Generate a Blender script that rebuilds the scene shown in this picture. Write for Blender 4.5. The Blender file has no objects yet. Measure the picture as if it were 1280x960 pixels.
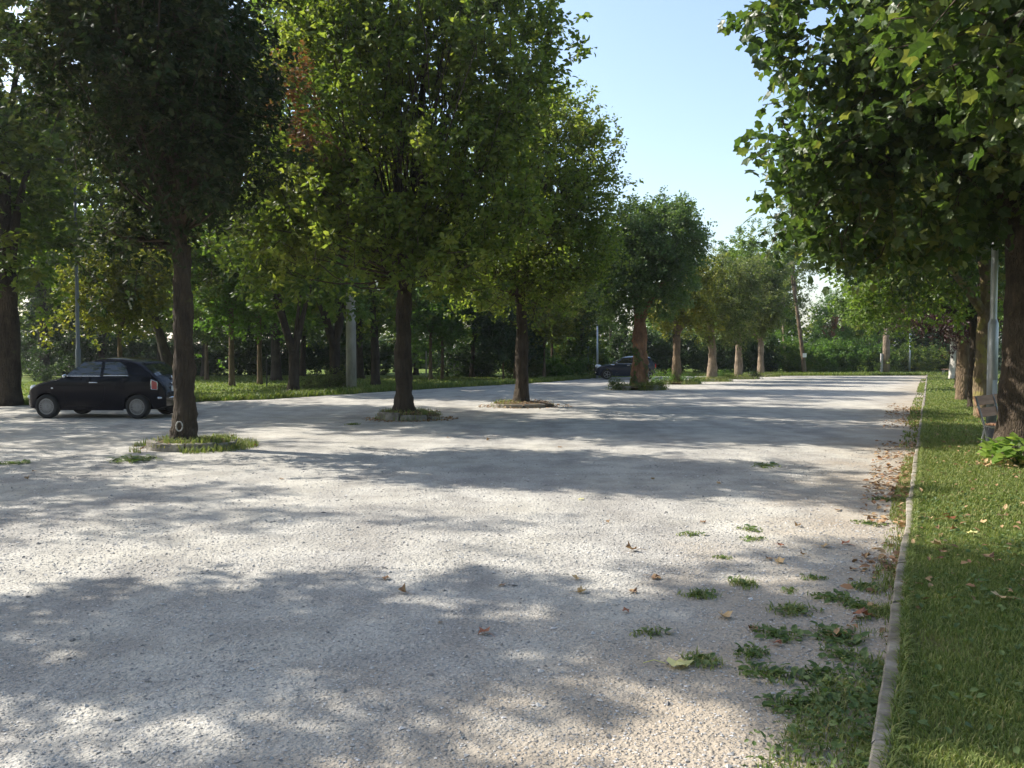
import bpy, math, random
import numpy as np
from mathutils import Vector
R = math.radians
S = bpy.context.scene
COL = S.collection

# ------------------------------------------------------------------ camera, sky, sun, exposure
HAZE = .00035
F = 1050.0; HZ = 441.0; CAMZ = 1.6
cam_d = bpy.data.cameras.new('camera'); cam = bpy.data.objects.new('camera', cam_d); COL.objects.link(cam)
cam_d.sensor_width = 36; cam_d.lens = F / 1280 * 36; cam_d.clip_start = .05; cam_d.clip_end = 2000
cam.location = (0, 0, CAMZ); cam.rotation_euler = (R(90) - math.atan((480 - HZ) / F), 0, 0)
S.camera = cam
SUN_AZ, SUN_EL = R(-67.5), R(42)          # azimuth clockwise from +Y
w = bpy.data.worlds.new('World'); S.world = w; w.use_nodes = True
nt = w.node_tree; bg = nt.nodes['Background']
sky = nt.nodes.new('ShaderNodeTexSky'); sky.sky_type = 'NISHITA'; sky.sun_disc = False
sky.sun_elevation = SUN_EL; sky.sun_rotation = SUN_AZ % (2 * math.pi); sky.dust_density = 1.8; sky.ozone_density = 1.0; sky.air_density = 1.1
nt.links.new(sky.outputs[0], bg.inputs[0]); bg.inputs[1].default_value = 0.15
sl = bpy.data.lights.new('sun', 'SUN'); sl.energy = 4.8; sl.angle = R(.55); sl.color = (1, .945, .86)
sun = bpy.data.objects.new('sun', sl); COL.objects.link(sun)
sd = Vector((math.sin(SUN_AZ) * math.cos(SUN_EL), math.cos(SUN_AZ) * math.cos(SUN_EL), math.sin(SUN_EL)))
sun.rotation_euler = sd.to_track_quat('Z', 'Y').to_euler(); sun.location = (-20, 8, 30)
vs = S.view_settings; vs.view_transform = 'Standard'; vs.look = 'None'; vs.gamma = 1; vs.use_curve_mapping = False; vs.exposure = 0.9
S.render.engine = 'CYCLES'
cy = S.cycles; cy.max_bounces = 6; cy.diffuse_bounces = 3; cy.glossy_bounces = 2; cy.transmission_bounces = 4; cy.transparent_max_bounces = 4
cy.volume_bounces = 0; cy.volume_step_rate = 5; cy.use_denoising = True; cy.use_adaptive_sampling = True; cy.caustics_reflective = False; cy.caustics_refractive = False
S.render.use_persistent_data = False

# ------------------------------------------------------------------ helpers
def gp(px, py):
    d = CAMZ * F / (py - HZ); return ((px - 640) / F * d, d)
def at(px, d): return (px - 640) / F * d
def zat(py, d): return CAMZ + (HZ - py) / F * d

def tag(o, label=None, cat=None, group=None, kind=None):
    if label: o['label'] = label
    if cat: o['category'] = cat
    if group: o['group'] = group
    if kind: o['kind'] = kind
    return o
def empty(name, loc, rz=0):
    o = bpy.data.objects.new(name, None); o.empty_display_size = .3
    o.location = loc; o.rotation_euler = (0, 0, rz); COL.objects.link(o); return o
def copy_tree(o, parent=None):
    c = o.copy(); COL.objects.link(c)
    if parent: c.parent = parent
    for ch in list(o.children): copy_tree(ch, c)
    return c

class MB:
    """collects polygons; builds one mesh"""
    def __init__(s): s.v = []; s.nv = 0; s.f = []; s.rnd = []
    def add(s, V, faces, mat=0, rnd=None):
        V = np.asarray(V, float).reshape(-1, 3)
        for A in (faces if isinstance(faces, list) else [faces]):
            A = np.asarray(A, int)
            if len(A) == 0: continue
            s.f.append((A + s.nv, mat))
            s.rnd.append(np.full(len(A), .5) if rnd is None else np.asarray(rnd)[:len(A)] if len(rnd) >= len(A) else np.repeat(rnd, len(A) // len(rnd)))
        s.v.append(V); s.nv += len(V); return s
    def mesh(s, name, mats, smooth=False):
        me = bpy.data.meshes.new(name)
        V = np.concatenate(s.v)
        li = np.concatenate([A.ravel() for A, m in s.f]); lt = np.concatenate([np.full(len(A), A.shape[1]) for A, m in s.f])
        ls = np.concatenate([[0], np.cumsum(lt)[:-1]])
        me.vertices.add(len(V)); me.vertices.foreach_set('co', V.astype(np.float32).ravel())
        me.loops.add(len(li)); me.loops.foreach_set('vertex_index', li.astype(np.int32))
        me.polygons.add(len(lt)); me.polygons.foreach_set('loop_start', ls.astype(np.int32)); me.polygons.foreach_set('loop_total', lt.astype(np.int32))
        me.polygons.foreach_set('material_index', np.concatenate([np.full(len(A), m) for A, m in s.f]).astype(np.int32))
        me.polygons.foreach_set('use_smooth', np.full(len(lt), bool(smooth)))
        at_ = me.attributes.new('rnd', 'FLOAT', 'FACE'); at_.data.foreach_set('value', np.concatenate(s.rnd).astype(np.float32))
        for m in (mats if isinstance(mats, (list, tuple)) else [mats]): me.materials.append(m)
        me.update(calc_edges=True); me.validate(); return me
    def build(s, name, mats, parent=None, smooth=False, loc=None):
        o = bpy.data.objects.new(name, s.mesh(name, mats, smooth)); COL.objects.link(o)
        if parent: o.parent = parent
        if loc is not None: o.location = loc
        return o
    def box(s, c, d, rz=0, mat=0, taper=1.0):
        x, y, z = [q / 2 for q in d]
        V = np.array([(sx * x * (taper if sz > 0 else 1), sy * y * (taper if sz > 0 else 1), sz * z) for sz in (-1, 1) for sx, sy in ((-1, -1), (1, -1), (1, 1), (-1, 1))])
        ca, sa = math.cos(rz), math.sin(rz)
        V = np.stack([V[:, 0] * ca - V[:, 1] * sa, V[:, 0] * sa + V[:, 1] * ca, V[:, 2]], 1) + np.array(c)
        return s.add(V, [[(0, 3, 2, 1), (4, 5, 6, 7), (0, 1, 5, 4), (1, 2, 6, 5), (2, 3, 7, 6), (3, 0, 4, 7)]], mat)
    def tube(s, P, r, n=8, mat=0, cap=True, wob=0, rng=None, flat=None):
        P = np.asarray(P, float); m = len(P); r = np.broadcast_to(np.asarray(r, float), (m,)) if np.ndim(r) else np.full(m, r)
        T = np.gradient(P, axis=0); T /= np.linalg.norm(T, axis=1)[:, None] + 1e-9
        ref = np.array([0, 0, 1.]) if abs(T[:, 2].mean()) < .8 else np.array([1., 0, 0])
        A = np.cross(T, ref); A /= np.linalg.norm(A, axis=1)[:, None] + 1e-9; B = np.cross(T, A)
        th = np.linspace(0, 2 * np.pi, n, endpoint=False)
        rr = r[:, None] * np.ones((1, n))
        if wob and rng is not None:
            ph = rng.uniform(0, 6.28, 6)
            for k in range(2, 6): rr = rr * (1 + wob / k * 1.6 * np.sin(k * th[None] + ph[k] + np.arange(m)[:, None] * (.35 + .1 * k)))
            rr = rr * (1 + wob * .45 * rng.normal(size=(m, n)))
        V = P[:, None] + rr[..., None] * (np.cos(th)[None, :, None] * A[:, None] + np.sin(th)[None, :, None] * B[:, None])
        i, j = np.meshgrid(np.arange(m - 1), np.arange(n), indexing='ij'); j2 = (j + 1) % n
        Fq = np.stack([i * n + j, i * n + j2, (i + 1) * n + j2, (i + 1) * n + j], -1).reshape(-1, 4)
        fs = [Fq]
        if cap: fs += [np.array([list(range(n))[::-1]]), np.array([list(range((m - 1) * n, m * n))])]
        return s.add(V.reshape(-1, 3), fs, mat)
    def lathe(s, prof, n=24, c=(0, 0, 0), axis='z', mat=0, closed=False):
        prof = np.array(prof, float); m = len(prof); th = np.linspace(0, 2 * np.pi, n, endpoint=False)
        a = prof[:, None, 0] * np.cos(th); b = prof[:, None, 0] * np.sin(th); h = prof[:, None, 1] * np.ones((1, n))
        V = np.stack([a, b, h] if axis == 'z' else [a, h, b], -1).reshape(-1, 3) + np.array(c)
        rows = m if closed else m - 1
        i, j = np.meshgrid(np.arange(rows), np.arange(n), indexing='ij'); j2 = (j + 1) % n; i2 = (i + 1) % m
        return s.add(V, np.stack([i * n + j, i * n + j2, i2 * n + j2, i2 * n + j], -1).reshape(-1, 4), mat)
    def grid(s, V, mat=0):
        V = np.asarray(V, float); m, n = V.shape[:2]
        i, j = np.meshgrid(np.arange(m - 1), np.arange(n - 1), indexing='ij')
        return s.add(V.reshape(-1, 3), np.stack([i * n + j, i * n + j + 1, (i + 1) * n + j + 1, (i + 1) * n + j], -1).reshape(-1, 4), mat)
    def leaves(s, P, Nn, T, size, tmpl, mat=0, rng=None, rnd=None):
        tv, tf = tmpl; tv = np.array(tv, float); N = len(P); k = len(tv)
        Nn = Nn / (np.linalg.norm(Nn, axis=1)[:, None] + 1e-9)
        B = np.cross(Nn, T); B /= np.linalg.norm(B, axis=1)[:, None] + 1e-9; T = np.cross(B, Nn)
        sz = np.asarray(size)[:, None, None]
        V = P[:, None] + sz * (tv[None, :, 0, None] * T[:, None] + tv[None, :, 1, None] * B[:, None] + tv[None, :, 2, None] * Nn[:, None])
        rnd = rng.random(N) if rnd is None else rnd
        fs = []
        off = (np.arange(N) * k)[:, None, None] + s.nv
        for A in tf:
            A = np.array(A); s.f.append(((off + A[None]).reshape(-1, A.shape[1]), mat)); s.rnd.append(np.repeat(rnd, len(A)))
        s.v.append(V.reshape(-1, 3)); s.nv += N * k; return s

def unit(v): return v / (np.linalg.norm(v, axis=-1, keepdims=True) + 1e-9)
RHOMB = ([(0, 0, 0), (.5, -.3, .07), (1, 0, -.06), (.5, .3, .07)], [[(0, 1, 2, 3)]])
LEAF6 = ([(0, 0, 0), (.35, -.3, .09), (.75, -.2, .05), (1.05, 0, -.12), (.75, .2, .05), (.35, .3, .09), (.5, 0, 0)], [[(0, 1, 2, 6), (6, 2, 3, 4), (0, 6, 4, 5)]])
def maple_t():
    tips = [(0, .0, 0)]
    ang = [(-125, .44), (-95, .36), (-62, .58), (-34, .42), (0, .68), (34, .42), (62, .58), (95, .36), (125, .44)]
    V = [(.42, 0, .0), (.02, 0, 0)]
    for a, r in ang: V.append((.42 + r * math.cos(R(a)) * .95, r * math.sin(R(a)), .10 * abs(math.sin(R(a))) - .16 * r * r))
    n = len(V); Fs = [(0, i, i + 1) for i in range(2, n - 1)] + [(0, n - 1, 1), (0, 1, 2)]
    return (V, [Fs])
MAPLE = maple_t()

# ------------------------------------------------------------------ materials
def mat(name, base=(.5, .5, .5), rough=.7, metal=0, spec=.5, coat=0):
    m = bpy.data.materials.new(name); m.use_nodes = True; b = m.node_tree.nodes['Principled BSDF']
    b.inputs['Base Color'].default_value = (*base, 1); b.inputs['Roughness'].default_value = rough
    b.inputs['Metallic'].default_value = metal; b.inputs['Specular IOR Level'].default_value = spec
    b.inputs['Coat Weight'].default_value = coat
    return m
class NB:
    def __init__(s, m): s.t = m.node_tree; s.b = s.t.nodes['Principled BSDF']; s.out = s.t.nodes['Material Output']
    def n(s, ty, **k):
        o = s.t.nodes.new(ty)
        for a, v in k.items():
            if a.startswith('i_'): o.inputs[a[2:].replace('_', ' ')].default_value = v
            else: setattr(o, a, v)
        return o
    def l(s, a, b): s.t.links.new(a, b)
    def noise(s, scale, detail=4, rough=.55, vec=None, stretch=None):
        n = s.n('ShaderNodeTexNoise'); n.inputs['Scale'].default_value = scale; n.inputs['Detail'].default_value = detail; n.inputs['Roughness'].default_value = rough
        tc = s.n('ShaderNodeTexCoord')
        if stretch:
            mp = s.n('ShaderNodeMapping'); mp.inputs['Scale'].default_value = stretch; s.l(tc.outputs['Object'], mp.inputs[0]); s.l(mp.outputs[0], n.inputs['Vector'])
        else: s.l(tc.outputs['Object'], n.inputs['Vector'])
        return n
    def vor(s, scale, stretch=None, feature='F1', rnd=1):
        n = s.n('ShaderNodeTexVoronoi'); n.feature = feature; n.inputs['Scale'].default_value = scale; n.inputs['Randomness'].default_value = rnd
        tc = s.n('ShaderNodeTexCoord')
        if stretch:
            mp = s.n('ShaderNodeMapping'); mp.inputs['Scale'].default_value = stretch; s.l(tc.outputs['Object'], mp.inputs[0]); s.l(mp.outputs[0], n.inputs['Vector'])
        else: s.l(tc.outputs['Object'], n.inputs['Vector'])
        return n
    def ramp(s, fac, stops, interp='LINEAR'):
        r = s.n('ShaderNodeValToRGB'); cr = r.color_ramp; cr.interpolation = interp
        while len(cr.elements) < len(stops): cr.elements.new(.5)
        for e, (p, c) in zip(cr.elements, stops): e.position = p; e.color = (*c, 1) if len(c) == 3 else c
        s.l(fac, r.inputs[0]); return r.outputs[0]
    def mix(s, f, a, b, mode='MIX'):
        m = s.n('ShaderNodeMix'); m.data_type = 'RGBA'; m.blend_type = mode
        for i, v in ((0, f), (6, a), (7, b)):
            if hasattr(v, 'links'): s.l(v, m.inputs[i])
            else: m.inputs[i].default_value = v if i == 0 else (*v, 1)
        return m.outputs[2]
    def mathn(s, op, a, b=None, c=None):
        m = s.n('ShaderNodeMath'); m.operation = op
        for i, v in enumerate((a, b, c)):
            if v is None: continue
            if hasattr(v, 'links'): s.l(v, m.inputs[i])
            else: m.inputs[i].default_value = v
        return m.outputs[0]
    def bump(s, h, strength=.5, dist=.02, prev=None):
        b = s.n('ShaderNodeBump'); b.inputs['Strength'].default_value = strength; b.inputs['Distance'].default_value = dist; s.l(h, b.inputs['Height'])
        if prev: s.l(prev, b.inputs['Normal'])
        return b.outputs[0]

def leaf_mat(name, cols, rough=.5, trans=.42, spec=.35, tcol=1.9, patch=None):
    """per leaf tint from the rnd attribute; thin translucent leaf"""
    m = mat(name, cols[0], rough, spec=spec); q = NB(m)
    a = q.n('ShaderNodeAttribute', attribute_name='rnd')
    n = len(cols); c = q.ramp(a.outputs['Fac'], [(i / max(1, n - 1), cc) for i, cc in enumerate(cols)])
    if patch:
        nn = q.noise(patch[1], 2); f = q.ramp(nn.outputs['Fac'], [(patch[2], (0, 0, 0)), (patch[2] + .08, (1, 1, 1))])
        f2 = q.mathn('MULTIPLY', f, patch[3] if len(patch) > 3 else .8); c = q.mix(f2, c, patch[0])
    q.l(c, q.b.inputs['Base Color'])
    t = q.n('ShaderNodeBsdfTranslucent'); hs = q.mix(1.0, c, (tcol, tcol * 1.04, tcol * .6), 'MULTIPLY'); q.l(hs, t.inputs[0])
    mx = q.n('ShaderNodeMixShader'); mx.inputs[0].default_value = trans
    q.l(q.b.outputs[0], mx.inputs[1]); q.l(t.outputs[0], mx.inputs[2]); q.l(mx.outputs[0], q.out.inputs[0])
    return m
G1, G2, G3 = (.036, .060, .012), (.068, .102, .020), (.125, .155, .030)
M = {}
M['leaf_green'] = leaf_mat('leaf_green', [G1, G2, (.055, .085, .02), G3], patch=((.16, .165, .03), .7, .54, .65), trans=.5, tcol=2.3)
M['leaf_ash'] = leaf_mat('leaf_ash', [(.055, .085, .016), (.095, .135, .022), (.125, .16, .028), (.175, .195, .036)], patch=((.19, .195, .04), .7, .56, .5), trans=.5, tcol=2.05)
M['leaf_maple'] = leaf_mat('leaf_maple', [(.03, .05, .014), (.045, .08, .018), (.05, .085, .02), (.085, .12, .025), (.14, .15, .04)], rough=.42, spec=.4)
M['leaf_bright'] = leaf_mat('leaf_bright', [(.055, .095, .016), (.085, .14, .022), (.11, .17, .025), (.15, .19, .035)], patch=((.2, .19, .03), .6, .6, .5))
M['leaf_yellow'] = leaf_mat('leaf_yellow', [(.07, .095, .018), (.12, .14, .022), (.18, .175, .03), (.10, .12, .02)], patch=((.36, .29, .03), .9, .6, .55))
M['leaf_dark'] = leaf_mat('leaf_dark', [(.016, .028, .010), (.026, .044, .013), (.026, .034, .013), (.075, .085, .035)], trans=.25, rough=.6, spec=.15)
M['leaf_purple'] = leaf_mat('leaf_purple', [(.035, .012, .014), (.05, .018, .02), (.03, .02, .014)], trans=.25, tcol=1.4)
M['leaf_rust'] = leaf_mat('leaf_rust', [(.13, .055, .025), (.16, .075, .035), (.09, .055, .03)], tcol=1.2)
M['leaf_blue'] = leaf_mat('leaf_blue', [(.045, .08, .02), (.075, .12, .032), (.12, .165, .05)], rough=.42)
M['leaf_olive'] = leaf_mat('leaf_olive', [(.05, .075, .02), (.085, .115, .03), (.12, .145, .04), (.14, .15, .06)], rough=.42)
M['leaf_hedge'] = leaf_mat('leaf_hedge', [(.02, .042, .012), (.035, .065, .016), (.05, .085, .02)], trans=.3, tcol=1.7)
M['leaf_shrub'] = leaf_mat('leaf_shrub', [(.06, .12, .02), (.085, .16, .026), (.12, .2, .038)])
M['grass'] = leaf_mat('grass', [(.09, .13, .03), (.145, .19, .048), (.20, .23, .065), (.33, .29, .13)], trans=.3, rough=.6, tcol=1.6, patch=((.16, .17, .05), 1.6, .62, .5))
M['grass_park'] = leaf_mat('grass_park', [(.07, .12, .02), (.11, .16, .028), (.16, .19, .04), (.24, .24, .08)], trans=.3, rough=.6, tcol=1.6)
M['grass_dry'] = leaf_mat('grass_dry', [(.08, .13, .025), (.16, .17, .05), (.3, .25, .10)], trans=.3)
M['weed'] = leaf_mat('weed', [(.06, .10, .03), (.09, .14, .04), (.13, .18, .06)], trans=.3)
M['dry_leaf'] = leaf_mat('dry_leaf', [(.20, .10, .05), (.30, .17, .085), (.38, .26, .13), (.16, .08, .045)], trans=.12, tcol=1.1, rough=.6)
M['dry_red'] = leaf_mat('dry_red', [(.22, .08, .04), (.30, .12, .06)], trans=.12, tcol=1.1)
M['dry_tan'] = leaf_mat('dry_tan', [(.46, .30, .14), (.5, .36, .2)], trans=.12, tcol=1.1)
M['dry_yellow'] = leaf_mat('dry_yellow', [(.62, .6, .28), (.66, .58, .2)], trans=.2, tcol=1.1)

def bark(name, c1, c2, moss=None, scale=1, strength=1.0, moss_at=.58):
    m = mat(name, c1, .92, spec=.2); q = NB(m)
    n1 = q.noise(9 * scale, 8, .65, stretch=(1, 1, .22)); v = q.vor(16 * scale, stretch=(1, 1, .25), feature='DISTANCE_TO_EDGE')
    c = q.ramp(n1.outputs['Fac'], [(.28, c1), (.5, tuple((a + b) / 2 for a, b in zip(c1, c2))), (.72, c2)])
    n2 = q.noise(2.2, 4); c = q.mix(q.ramp(n2.outputs['Fac'], [(.45, (0, 0, 0)), (.7, (.7, .7, .7))]), c, tuple(x * .45 for x in c1))
    if moss:
        n3 = q.noise(3.5, 5); c = q.mix(q.ramp(n3.outputs['Fac'], [(moss_at, (0, 0, 0)), (moss_at + .1, (.85, .85, .85))]), c, moss)
    q.l(c, q.b.inputs['Base Color'])
    e = q.ramp(v.outputs['Distance'], [(0, (0, 0, 0)), (.22, (1, 1, 1))])
    b1 = q.bump(e, .7 * strength, .025); b2 = q.bump(n1.outputs['Fac'], .8 * strength, .04, b1); q.l(b2, q.b.inputs['Normal'])
    return m
M['bark_dark'] = bark('bark_dark', (.034, .027, .020), (.085, .066, .046), moss=(.09, .10, .035), moss_at=.66)
M['bark_brown'] = bark('bark_brown', (.09, .062, .040), (.24, .175, .11), moss=(.14, .14, .05), moss_at=.66)
M['bark_pale'] = bark('bark_pale', (.17, .125, .085), (.38, .30, .215))
M['bark_big'] = bark('bark_big', (.045, .034, .025), (.15, .112, .076), moss=(.16, .14, .05), moss_at=.66, scale=2.2, strength=1.1)
M['bark_moss'] = bark('bark_moss', (.13, .10, .06), (.3, .22, .13), moss=(.27, .235, .075), moss_at=.5)
M['bark_red'] = bark('bark_red', (.13, .07, .04), (.34, .18, .09), moss=(.4, .14, .05), moss_at=.6)
M['bark_white'] = bark('bark_white', (.45, .42, .36), (.75, .71, .64))
M['twig'] = mat('twig', (.07, .05, .035), .9, spec=.2)

# ------------------------------------------------------------------ trees
def bez(a, b, c, n):
    t = np.linspace(0, 1, n)[:, None]; a, b, c = map(np.asarray, (a, b, c)); return (1 - t) ** 2 * a + 2 * t * (1 - t) * b + t ** 2 * c
def snoise(P, ph, f):
    return (np.sin(P[:, 0] * f + ph[0]) * np.sin(P[:, 1] * f * 1.1 + ph[1]) + np.sin(P[:, 2] * f * .9 + ph[2] + P[:, 0] * f * .5)) * .5

def crown_points(rng, lobes, nclump, per_clump, clump_r, shoot=.6, up=.5, out=.6, shell=.45, gap=.0):
    """returns clump centres, shoot starts, shoot dirs"""
    L = np.array([l[:6] for l in lobes], float); wgt = (L[:, 3] * L[:, 4] * L[:, 5]) ** (.7); wgt /= wgt.sum()
    k = rng.choice(len(L), nclump, p=wgt); d = unit(rng.normal(size=(nclump, 3)))
    r = shell + (1 - shell) * rng.random(nclump) ** .55
    C = L[k, :3] + d * r[:, None] * L[k, 3:]
    if gap:
        keep = snoise(C, rng.uniform(0, 6, 3), 1.7) > -1 + gap * 1.2; C, d, k = C[keep], d[keep], k[keep]
    n = len(C)
    idx = np.repeat(np.arange(n), per_clump); m = len(idx)
    cr = clump_r * rng.uniform(.6, 1.5, n)
    o = rng.normal(size=(m, 3)) * .5; Ps = C[idx] + o * cr[idx, None]
    D = unit(d[idx] * out + np.array([0, 0, 1]) * up + rng.normal(size=(m, 3)) * .45)
    return C, k, d, Ps, D, idx

def make_crown(name, rng, lobes, nclump, per_clump, per_shoot, clump_r=.6, shoot=.6, leaf=.12, up=.5, out=.6, droop=.2, tmpl=RHOMB, shell=.45, gap=0, lm=None, parent=None, twigs=True, flat=.75, sp=.07, fork=None, tw=.011, branch=False, mesh_only=False):
    C, k, dc, Ps, D, idx = crown_points(rng, lobes, nclump, per_clump, clump_r, shoot, up, out, shell, gap)
    m = len(Ps); ln = shoot * rng.uniform(.5, 1.3, m)
    q = np.repeat(np.arange(m), per_shoot); t = rng.random(len(q))
    pos = Ps[q] + D[q] * (ln[q] * t)[:, None] + rng.normal(size=(len(q), 3)) * sp; pos[:, 2] -= droop * (t ** 2) * ln[q] * .6
    outd = unit(rng.normal(size=(len(q), 3)) * np.array([1, 1, .35]) + D[q] * .5); outd[:, 2] -= droop + .15
    Nn = rng.normal(size=(len(q), 3)) * (1 - flat) * 1.3 + np.array([0, 0, flat]) + dc[idx[q]] * .25
    sz = leaf * rng.uniform(.6, 1.25, len(q))
    mb = MB(); tint = np.clip(.5 + .23 * rng.normal(size=len(q)) + .16 * rng.normal(size=len(C))[idx[q]], 0, 1)
    mb.leaves(pos, Nn, unit(outd), sz, tmpl, 0, rng, tint)
    if twigs:
        # thin 3 sided shoots
        A = Ps; B = Ps + D * ln[:, None]; B[:, 2] -= droop * ln * .6
        e1 = unit(np.cross(D, rng.normal(size=(m, 3)))) * tw; e2 = unit(np.cross(D, e1)) * tw
        V = np.stack([A + e1, A - e1 * .5 + e2, A - e1 * .5 - e2, B], 1).reshape(-1, 3); o = (np.arange(m) * 4)[:, None, None]
        Fs = (o + np.array([(0, 1, 3), (1, 2, 3), (2, 0, 3)])).reshape(-1, 3); mb.add(V, Fs, 1)
    if branch:
        step_ = 3
        base = np.array([l[:3] for l in lobes]) if fork is None else np.tile(np.array(fork, float), (len(lobes), 1))
        for i in range(0, len(C), step_):
            a = base[k[i]]; c = C[i]; mid = (a + c) / 2 + rng.normal(size=3) * .15 * np.linalg.norm(c - a) - np.array([0, 0, .1])
            mb.tube(bez(a, mid, c, 5), np.linspace(.024, .009, 5), 4, 1, cap=False)
    if mesh_only: return mb.mesh(name, [lm, M['twig']])
    return mb.build(name, [lm, M['twig']], parent)

def make_trunk(rng, r, fork, limbs, bm, parent, flare=1.5, sides=20, lean=None, wob=.09, step=.14, sub=0.0, name='trunk'):
    """trunk from the ground to fork, then limbs to each end point"""
    mb = MB(); fork = np.array(fork, float); n = max(6, int(fork[2] / step))
    mid = fork / 2 + np.array([*(rng.normal(size=2) * .05 * fork[2] * .3), 0]) + (np.array([*lean, 0]) if lean else 0)
    P = bez((0, 0, -.15), mid, fork, n); z = P[:, 2]
    rad = r * (1 - .28 * np.clip(z / fork[2], 0, 1)); rad = rad * (1 + (flare - 1) * np.exp(-np.clip(z, 0, 9) / .16)); rad[-1] *= 1.0
    mb.tube(P, rad, sides, 0, wob=wob, rng=rng)
    for e in limbs:
        e = np.array(e, float); rr = r * (e[3] if len(e) > 3 else .5); e = e[:3]
        d = e - fork; st = fork - np.array([0, 0, r * .8]); md = fork + d * np.array([.35, .35, .6]) + rng.normal(size=3) * .06 * np.linalg.norm(d)
        nn = max(5, int(np.linalg.norm(d) / .3)); mb.tube(bez(st, md, e, nn), np.linspace(rr, rr * .3, nn), 10, 0, wob=wob, rng=rng)
    o = mb.build(name, [bm], parent, smooth=True); return o

def tree(kind, x, y, label, r, forkz, lobes, bm='bark_dark', lm='leaf_green', seed=1, group=None, z0=0, cat='tree', trunk={}, off=(0, 0), limbs=None, **cr):
    rng = np.random.default_rng(seed); t = empty(kind, (x, y, z0)); tag(t, label, cat, group)
    fork = (off[0], off[1], forkz)
    if limbs is None: limbs = [(l[0] * .75 + fork[0] * .25, l[1] * .75 + fork[1] * .25, l[2], .5) for l in lobes[:7]]
    make_trunk(rng, r, fork, limbs, M[bm], t, **trunk)
    make_crown('crown', rng, lobes, lm=M[lm] if isinstance(lm, str) else lm, parent=t, **cr)
    return t

# ------------------------------------------------------------------ the setting
def kerbx(Y): return -0.20 + .497 * Y + .018 * math.sin(Y * 1.9) * math.exp(-Y / 9)
def sheet(name, pts, z, m, sub=0):
    mb = MB(); V = np.array([(x, y, z) for x, y in pts]); mb.add(V, [np.array([list(range(len(V)))])]); o = mb.build(name, m); tag(o, kind='structure'); return o

mg = mat('ground_soil', (.05, .07, .025), .95, spec=.1); q = NB(mg)
n1 = q.noise(.35, 6, .6); q.l(q.ramp(n1.outputs['Fac'], [(.3, (.035, .06, .015)), (.55, (.06, .09, .02)), (.75, (.10, .10, .04))]), q.b.inputs['Base Color'])
sheet('ground', [(-700, -300), (700, -300), (700, 900), (-700, 900)], -.06, mg)

# gravel: crushed pale limestone with dusty worn patches
gm = mat('gravel', (.4, .38, .34), .95, spec=.15); q = NB(gm)
v1 = q.vor(70); v2 = q.vor(34); nf = q.noise(26, 5, .7); nb = q.noise(.55, 5, .6); nd = q.noise(1.7, 4, .6); nw = q.noise(.16, 3)
cst = q.ramp(v1.outputs['Color'], [(0, (.27, .26, .245)), (.5, (.40, .385, .36)), (1, (.58, .56, .52))])
c2 = q.ramp(nf.outputs['Fac'], [(.25, (.28, .27, .25)), (.5, (.42, .40, .37)), (.75, (.56, .54, .50))])
c = q.mix(.5, cst, c2)
dust = q.ramp(nb.outputs['Fac'], [(.46, (0, 0, 0)), (.66, (1, 1, 1))]); dust = q.mathn('MULTIPLY', dust, .62)
c = q.mix(dust, c, (.44, .415, .365))
wet = q.ramp(nd.outputs['Fac'], [(.40, (.8, .79, .78)), (.62, (1.06, 1.05, 1.03))]); c = q.mix(1.0, c, wet, 'MULTIPLY')
# brown earth working through near the kerb (world position, object space of the sheet)
tc = q.n('ShaderNodeTexCoord'); sx = q.n('ShaderNodeSeparateXYZ'); q.l(tc.outputs['Object'], sx.inputs[0])
kx = q.mathn('MULTIPLY_ADD', sx.outputs['Y'], .497, -.2); dk = q.mathn('SUBTRACT', kx, sx.outputs['X'])
nb2 = q.noise(1.1, 5, .65); nearY = q.mathn('MULTIPLY', q.mathn('MAXIMUM', q.mathn('SUBTRACT', 6.0, sx.outputs['Y']), 0.0), -.42)
dk = q.mathn('ADD', dk, nearY)
dk2 = q.mathn('ADD', dk, q.mathn('MULTIPLY_ADD', nb2.outputs['Fac'], 4.6, -2.2))
mr = q.n('ShaderNodeMapRange'); mr.inputs['From Min'].default_value = .1; mr.inputs['From Max'].default_value = 1.9; mr.inputs['To Min'].default_value = .8; mr.inputs['To Max'].default_value = 0; q.l(dk2, mr.inputs[0])
wv = q.noise(.9, 4, .6, stretch=(1, .22, 1)); c = q.mix(1.0, c, q.ramp(wv.outputs['Fac'], [(.36, (.80, .80, .79)), (.5, (.98, .985, .96)), (.64, (1.12, 1.12, 1.07))]), 'MULTIPLY')
c = q.mix(mr.outputs[0], c, (.35, .29, .215)); q.l(c, q.b.inputs['Base Color'])
h = q.ramp(v2.outputs['Distance'], [(0, (1, 1, 1)), (.6, (0, 0, 0))]); h1 = q.ramp(v1.outputs['Distance'], [(0, (1, 1, 1)), (.6, (0, 0, 0))])
B1 = q.bump(h, .45, .02); B2 = q.bump(h1, .55, .010, B1); B3 = q.bump(nf.outputs['Fac'], .5, .02, B2); B4 = q.bump(nd.outputs['Fac'], .35, .12, B3)
q.l(B4, q.b.inputs['Normal'])
edge = [(-60, 24), (-30, 24.2), (-20, 24.6), (-15.8, 25.2), (-10.6, 26.8), (-8.7, 28.6), (-7.2, 31), (-4.1, 36.4), (-.2, 42), (2.2, 46.5), (4.3, 51), (6, 54.5), (11, 57.3), (18, 58), (26, 58.6), (29.0, 59.2)]
rng = np.random.default_rng(3)
def wavy(p, amp=.12, n=7):
    out = []
    for a, b in zip(p[:-1], p[1:]):
        for i in range(n):
            t = i / n; out.append((a[0] + (b[0] - a[0]) * t + rng.normal() * amp, a[1] + (b[1] - a[1]) * t + rng.normal() * amp))
    out.append(p[-1]); return out
we = wavy(edge)
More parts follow.
